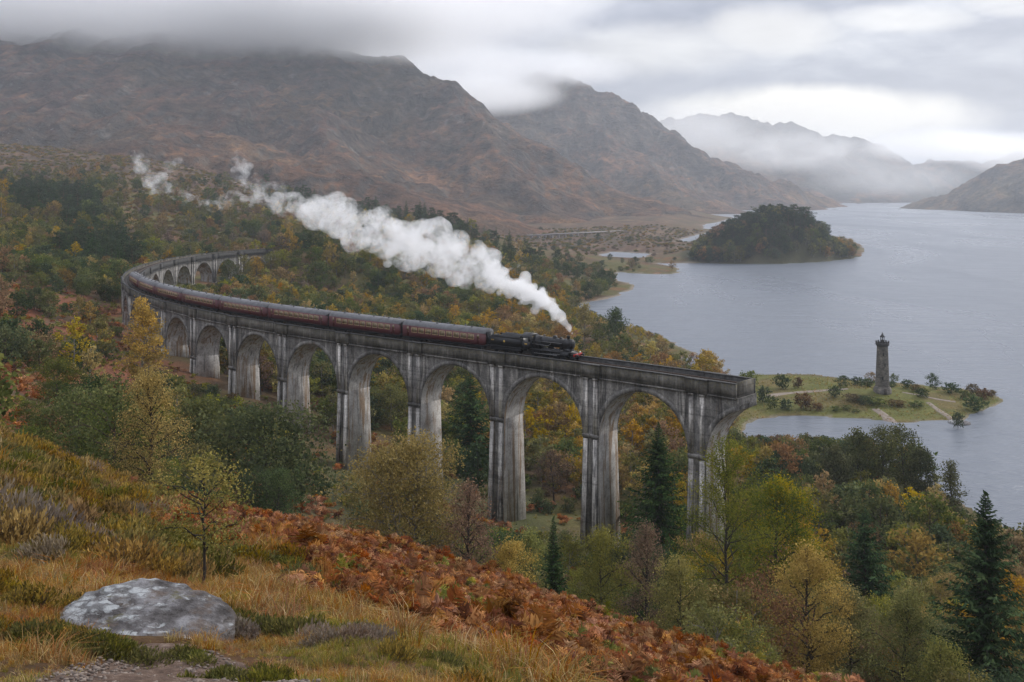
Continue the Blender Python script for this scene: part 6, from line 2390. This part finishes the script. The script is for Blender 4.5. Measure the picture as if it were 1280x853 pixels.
def ribbon(name, px, width, m, lift=.03):
    """a worn path laid over the ground, edges dipping into the turf"""
    pts = np.array([onz(x, y, 2.0) for x, y in px])
    ln = np.concatenate([[0], np.cumsum(np.hypot(*np.diff(pts, axis=0).T))])
    q = np.arange(0, ln[-1], 1.0)
    cx_, cy_ = np.interp(q, ln, pts[:, 0]), np.interp(q, ln, pts[:, 1])
    for _ in range(4):
        cx_[1:-1] = (cx_[:-2] + cx_[1:-1] * 2 + cx_[2:]) / 4
        cy_[1:-1] = (cy_[:-2] + cy_[1:-1] * 2 + cy_[2:]) / 4
    tx, ty = np.gradient(cx_), np.gradient(cy_)
    n_ = np.hypot(tx, ty)
    tx, ty = tx / n_, ty / n_
    wd = width * (1 + .35 * fbm(q / 6, q * 0, 3, 131))
    off = np.array([-1.0, -.8, -.3, .3, .8, 1.0])
    X = cx_[:, None] - ty[:, None] * off * wd[:, None]
    Y = cy_[:, None] + tx[:, None] * off * wd[:, None]
    Z = ground_z(X.ravel(), Y.ravel()).reshape(X.shape) + np.array([-.2, lift, lift * 2, lift * 2, lift, -.2])
    o = grid_mesh(name, X, Y, Z, np.ones((X.size, 3)), m)
    tag(o, kind='structure')
    return o


M_SAND = plain('pale gravel', (0.185, 0.15, 0.12), .95, 0, .25, .8)
ribbon('path', [(1060, 489), (1030, 488), (1000, 489.5), (978, 491.5), (960, 495)], 1.6, M_SAND)
ribbon('path', [(1094, 507), (1106, 513), (1116, 520), (1124, 527.5)], 1.5, M_SAND)
ribbon('path', [(1160, 500), (1172, 507), (1186, 514), (1196, 521)], 1.0, M_SAND)
ribbon('path', [(1128, 492), (1150, 493.5), (1170, 496.5), (1196, 498)], .8, M_SAND)
ribbon('beach', [(738, 393), (745, 399), (755, 404), (768, 409)], 3.2, M_SAND)
ribbon('beach', [(862, 447), (853, 453), (860, 461)], 1.6, M_SAND)

# shrubs and small trees of the peninsula, one by one: (px, base py, top py, half width px, kind)
PEN = [(938, 484, 466, 13, 'shrub_green'), (977, 487, 469, 11, 'shrub_dark'), (998, 486, 473, 7, 'shrub_russet'), (955, 502, 482, 10, 'shrub_dark'), (966, 507, 492, 9, 'shrub_green'), (982, 511, 498, 9, 'shrub_dark'),
       (1004, 516, 496, 14, 'shrub_russet'), (1022, 518, 508, 8, 'shrub_russet'), (1045, 520, 513, 7, 'shrub_green'), (928, 500, 484, 9, 'shrub_russet'),
       (1044, 498, 484, 9, 'shrub_dark'), (1054, 487, 472, 10, 'tree_dark'), (1072, 483, 472, 9, 'shrub_dark'), (1089, 483, 464, 8, 'oak_russet'), (1084, 486, 475, 9, 'shrub_dark'), (1117, 481, 465, 6, 'oak_green_a'), (1113, 486, 478, 7, 'shrub_dark'),
       (1135, 489, 478, 9, 'shrub_dark'), (1146, 492, 483, 9, 'shrub_russet'), (1153, 497, 486, 9, 'shrub_dark'), (1166, 487, 467, 9, 'tree_dark'), (1190, 491, 478, 12, 'shrub_dark'), (1216, 490, 477, 9, 'shrub_russet'), (1206, 496, 485, 8, 'shrub_green'),
       (1218, 517, 499, 15, 'shrub_dark'), (1229, 504, 490, 10, 'shrub_russet'), (1198, 528, 509, 8, 'shrub_dark'), (1066, 502, 493, 14, 'shrub_russet'), (1082, 505, 494, 12, 'shrub_dark'), (1098, 506, 497, 12, 'shrub_green'), (1120, 506, 498, 14, 'shrub_russet'), (1146, 506, 499, 10, 'shrub_green'),
       (1058, 509, 503, 8, 'shrub_green'), (1070, 516, 512, 6, 'shrub_green'), (1240, 499, 491, 7, 'shrub_russet')]
PLAB = ['shrub by the pier end at the neck of the grassy point', 'dark shrub on the far shore of the point near its neck', 'small russet shrub beside the far shore track on the point', 'dark shrub left of the pale track on the point', 'green shrub second along the row below the pale track', 'dark shrub third along the row below the pale track',
        'wide russet bush on the near edge of the point above the inlet', 'low russet bush right of the wide russet bush', 'small green bush on the inlet shore below the monument lawn', 'russet bush at the root of the point beside the broken end', 'dark bush where the pale track ends left of the monument', 'small dark tree left of the monument on the skyline', 'dark shrub between the small tree and the monument',
        'russet tree directly left of the monument', 'dark shrub at the foot of the russet tree by the monument', 'green tree directly right of the monument', 'dark shrub at the foot of the green tree by the monument', 'dark bush right of the monument gap', 'russet bush second right of the monument', 'dark bush third right of the monument',
        'small rounded tree standing alone right of the monument', 'broad dark bush on the far shore of the tip', 'russet bush on the skyline near the tip', 'green bush behind the tip path', 'broadest dark bush on the tip of the point', 'russet bush at the outer end of the tip', 'dark bush on a small rock in the water off the point', 'long russet bush in front of the monument, left end', 'dark bush directly in front of the monument',
        'green bush in front of the monument foot', 'russet bush right of the monument foot', 'green bush at the right end of the monument mound', 'low green bush on the lawn below the monument', 'tiny green bush on the left lawn of the point', 'small russet bush at the very tip']
A = Acc()
A.lathe([(3.2, -.8), (2.9, .25), (1.8, .5), (0, .6)], n=12)
rk = A.build('rock_islet', M_ROCK, smooth=True)
rk.location = (*onz(1199, 529), 0)
tag(rk, 'flat dark rock islet just off the near shore of the point', 'rock')
for (px, b_, t_, hw, key), lb in zip(PEN, PLAB):
    x, y = onz(px, b_, 1.6)
    for _ in range(14):                          # keep feet on dry land
        if gz(x, y) > .55 or 'islet' in lb or 'small rock' in lb:
            break
        x, y = x * (y + .7) / y, y + .7
    z = max(gz(x, y), .2)
    K = KIND[key]
    if key not in PARTS:
        PARTS[key] = (K['gen'][0].mesh('trunk', M_BARK), K['gen'][1].mesh('crown', K['lm']))
    h = (b_ - t_) / F * y
    r_ = empty(K['name'], (x, y, z - .1), px * .7)
    sx = hw / F * y / K['R'] * .95
    r_.scale = (sx, sx, h / K['H'])
    link('trunk', PARTS[key][0], r_)
    link('crown', PARTS[key][1], r_)
    tag(r_, lb, K['cat'], 'bushes and small trees of the grassy point')

# low rails of the far viaduct across the moor
fv = empty('distant_viaduct', tuple(P(720, 298, 1255)))
tag(fv, 'long low viaduct on thin piers far off across the moor below the mountain', 'viaduct')
a_, b_ = P(660, 291.5, 1190), P(778, 290, 1320)
A = Acc()
M_FARSTONE = plain('far pale stone', (.24, .22, .21), .9)
A.box((0, 0, 0), ((b_ - a_).length, 4, 1.6), rot=(0, 0, math.atan2(b_.y - a_.y, b_.x - a_.x)))
o = A.build('deck', M_FARSTONE, fv)
o.location = (a_ + b_) / 2 - fv.location + Vector((0, 0, -.8))
A = Acc()
A.box((0, 0, -4), (1.9, 3, 8))
me = A.mesh('pier', [M_FARSTONE])
for i in range(15):
    q = link('pier', me, fv)
    q.location = a_.lerp(b_, (i + .5) / 15) - fv.location + Vector((0, 0, -1.6))
    q.rotation_euler = (0, 0, math.atan2(b_.y - a_.y, b_.x - a_.x))

# ------------------------------------------------------------------ steam
def volume_mat(name, dens, aniso=0.2, col=(1, 1, 1), build=None, step=1.0):
    m = bpy.data.materials.new(name)
    m.use_nodes = True
    k = NT(m.node_tree)
    k.n.clear()
    pv = k.add('ShaderNodeVolumePrincipled')
    pv.inputs['Color'].default_value = (*col, 1)
    pv.inputs['Anisotropy'].default_value = aniso
    pv.inputs['Density'].default_value = dens
    if build:
        k.put(pv.inputs['Density'], build(k))
    k.l.new(pv.outputs[0], k.add('ShaderNodeOutputMaterial').inputs['Volume'])
    m.cycles.volume_step_rate = step
    return m


cx_, cy_ = path(S_FRONT + 2.55)
CHIM = np.array([cx_, cy_, RAIL + 3.97])
# centre of the plume in the photograph, its half height there, and its distance
PL = np.array([(716, 419, 1.6, CHIM[1]), (712, 411, 4, 160), (703, 399, 9, 163), (690, 385, 15, 168), (668, 372, 20, 175), (640, 354, 24, 184), (612, 341, 28, 194), (580, 327, 34, 206), (550, 315, 38, 218), (520, 306, 38, 230), (490, 299, 37, 243), (460, 287, 34, 256),
               (430, 275, 32, 270), (400, 266, 30, 283), (370, 257, 26, 297), (345, 250, 23, 308), (322, 240, 20, 318), (306, 226, 17, 326), (300, 208, 13, 330), (296, 192, 8, 333)], float)
WISP = np.array([(296, 250, 12, 330), (276, 257, 8, 338), (256, 256, 7, 345), (236, 250, 8, 352), (218, 240, 8, 358), (200, 232, 10, 364), (186, 222, 11, 370), (176, 207, 9, 374), (170, 194, 5, 378)], float)
WISP2 = np.array([(226, 203, 6, 360), (210, 212, 8, 362), (196, 224, 9, 366)], float)
WISP3 = np.array([(190, 238, 5, 366), (186, 246, 3, 366)], float)
rng = G(91)
puffs = []


def run(tab, n, spread_, r0, r1):
    t = np.linspace(0, len(tab) - 1, n)
    for q in t:
        row = np.array([np.interp(q, np.arange(len(tab)), tab[:, c]) for c in range(4)])
        px, py, hh, d = row
        c = np.array(P(px, py, d))
        Rm = hh / F * d
        for _ in range(2):
            v = rng.normal(size=3)
            v = v / np.linalg.norm(v) * rng.uniform(0, 1) ** .5
            rr = Rm * rng.uniform(r0, r1)
            puffs.append((c + v * np.array([1, 1, 1]) * max(0, Rm * spread_ - rr * .5), max(rr, .28)))


run(PL, 360, 1.08, .14, .42)
run(WISP, 100, 1.5, .3, .75)
run(WISP2, 24, 1.5, .3, .75)
run(WISP3, 6, 1.0, .3, .6)
bm = bmesh.new()
bmesh.ops.create_icosphere(bm, subdivisions=2, radius=1.0)
iv = np.array([v.co[:] for v in bm.verts])
it = [[v.index for v in f.verts] for f in bm.faces]
bm.free()
A = Acc()
for c, r_ in puffs:
    n_ = iv + rng.normal(size=iv.shape) * .035
    A.add(n_ * r_ * np.array([1.08, 1.08, .95]) + c - CHIM, None, it)


def steam_density(k):
    p = k.add('ShaderNodeTexCoord').outputs['Object']
    x = k.sep(p)[0]
    n = k.math('ADD', k.math('ADD', k.math('MULTIPLY', k.noise(p, 0.13, 4, 0.6, dist=0.5), 0.45), k.math('MULTIPLY', k.noise(p, 0.42, 5, 0.65, dist=0.9), 0.37)), k.math('MULTIPLY', k.noise(p, 1.3, 4, 0.65, dist=0.6), 0.18))
    along = k.ramp(k.maprange(x, -150, 4, 0, 1), [(0.0, 0.30), (0.22, 0.30), (0.40, 0.34), (0.62, 0.48), (0.85, 0.60), (0.95, 0.65), (1.0, 0.5)])
    wisp = k.maprange(x, -110, -10, 0.045, 0.0)
    er = k.maprange(k.math('ADD', k.math('SUBTRACT', n, wisp), k.maprange(x, -16, 1, 0, 0.14)), 0.45, 0.66, 0, 1)
    return k.math('MULTIPLY', along, er)


M_STEAM = volume_mat('steam', .3, 0.1, (1, 1, 1), steam_density, .6)
st = A.build('steam_plume', M_STEAM, smooth=True)
st.location = CHIM
md = st.modifiers.new('merge puffs', 'REMESH')
md.mode = 'VOXEL'
md.voxel_size = .55
tag(st, 'long white plume of steam trailing back from the locomotive chimney', 'steam', kind='stuff')


# ------------------------------------------------------------------ low cloud on the hill tops, and mist before the far hills
def cloud_mist(name, c, r_, dens, seed, sc, rz=0.0, thr=(.36, .62)):
    bm = bmesh.new()
    bmesh.ops.create_icosphere(bm, subdivisions=4, radius=1.0)
    me = bpy.data.meshes.new(name)
    bm.to_mesh(me)
    bm.free()

    def dn(k):
        p = k.add('ShaderNodeTexCoord').outputs['Object']
        rad = k.vmath('LENGTH', p)
        n = k.noise(k.vmath('ADD', k.vmath('MULTIPLY', p, (r_[0] / sc, r_[1] / sc, r_[2] / sc * 1.4)), (seed * 3.7, seed, 0)), 1.0, 5, 0.6, dist=.3)
        edge = k.maprange(k.math('ADD', rad, k.math('MULTIPLY', k.math('SUBTRACT', n, .5), 0.9)), 0.95, 0.35, 0, 1, True)
        lim_ = k.maprange(rad, 0.98, 0.8, 0, 1, True)
        return k.math('MULTIPLY', k.math('MULTIPLY', edge, lim_), k.math('MULTIPLY', k.ramp(n, [(thr[0], .25), (thr[1], 1.0)]), dens))
    me.materials.append(volume_mat(name, dens, 0.65, (1, 1, 1), dn, .5))
    o = link(name, me)
    o.location = c
    o.scale = r_
    o.rotation_euler = (0, 0, rz)
    tag(o, kind='stuff')
    return o


cloud_mist('cloud_mist', P(110, 6, 2200), (1400, 440, 175), .026, 1, 260)
cloud_mist('cloud_mist', P(385, 26, 2230), (480, 330, 125), .022, 2, 180)
cloud_mist('cloud_mist', P(560, 75, 2700), (330, 300, 80), .010, 9, 170)
cloud_mist('cloud_mist', P(600, 118, 2950), (300, 320, 75), .016, 3, 150)
cloud_mist('cloud_mist', P(680, 88, 3350), (380, 280, 85), .010, 4, 200)
cloud_mist('cloud_mist', P(845, 165, 4100), (420, 430, 150), .0036, 5, 260)
cloud_mist('cloud_mist', P(990, 190, 4150), (560, 330, 120), .0042, 6, 120, thr=(.44, .58))
cloud_mist('cloud_mist', P(960, 160, 4600), (600, 300, 170), .0016, 10, 260)
cloud_mist('cloud_mist', P(1180, 182, 4000), (430, 360, 90), .0075, 7, 230)
cloud_mist('cloud_mist', P(1275, 192, 3800), (400, 330, 95), .006, 8, 230)
cloud_mist('cloud_mist', P(1110, 222, 4200), (460, 300, 120), .0026, 11, 150)

# ------------------------------------------------------------------ air
A = Acc()
A.hexa([(-9000, -150, -9), (9000, -150, -9), (9000, 13000, -9), (-9000, 13000, -9), (-9000, -150, 520), (9000, -150, 520), (9000, 13000, 520), (-9000, 13000, 520)])
o = A.build('haze', volume_mat('haze', 0.0001, 0.3, (0.86, 0.92, 1.0)))
tag(o, kind='stuff')
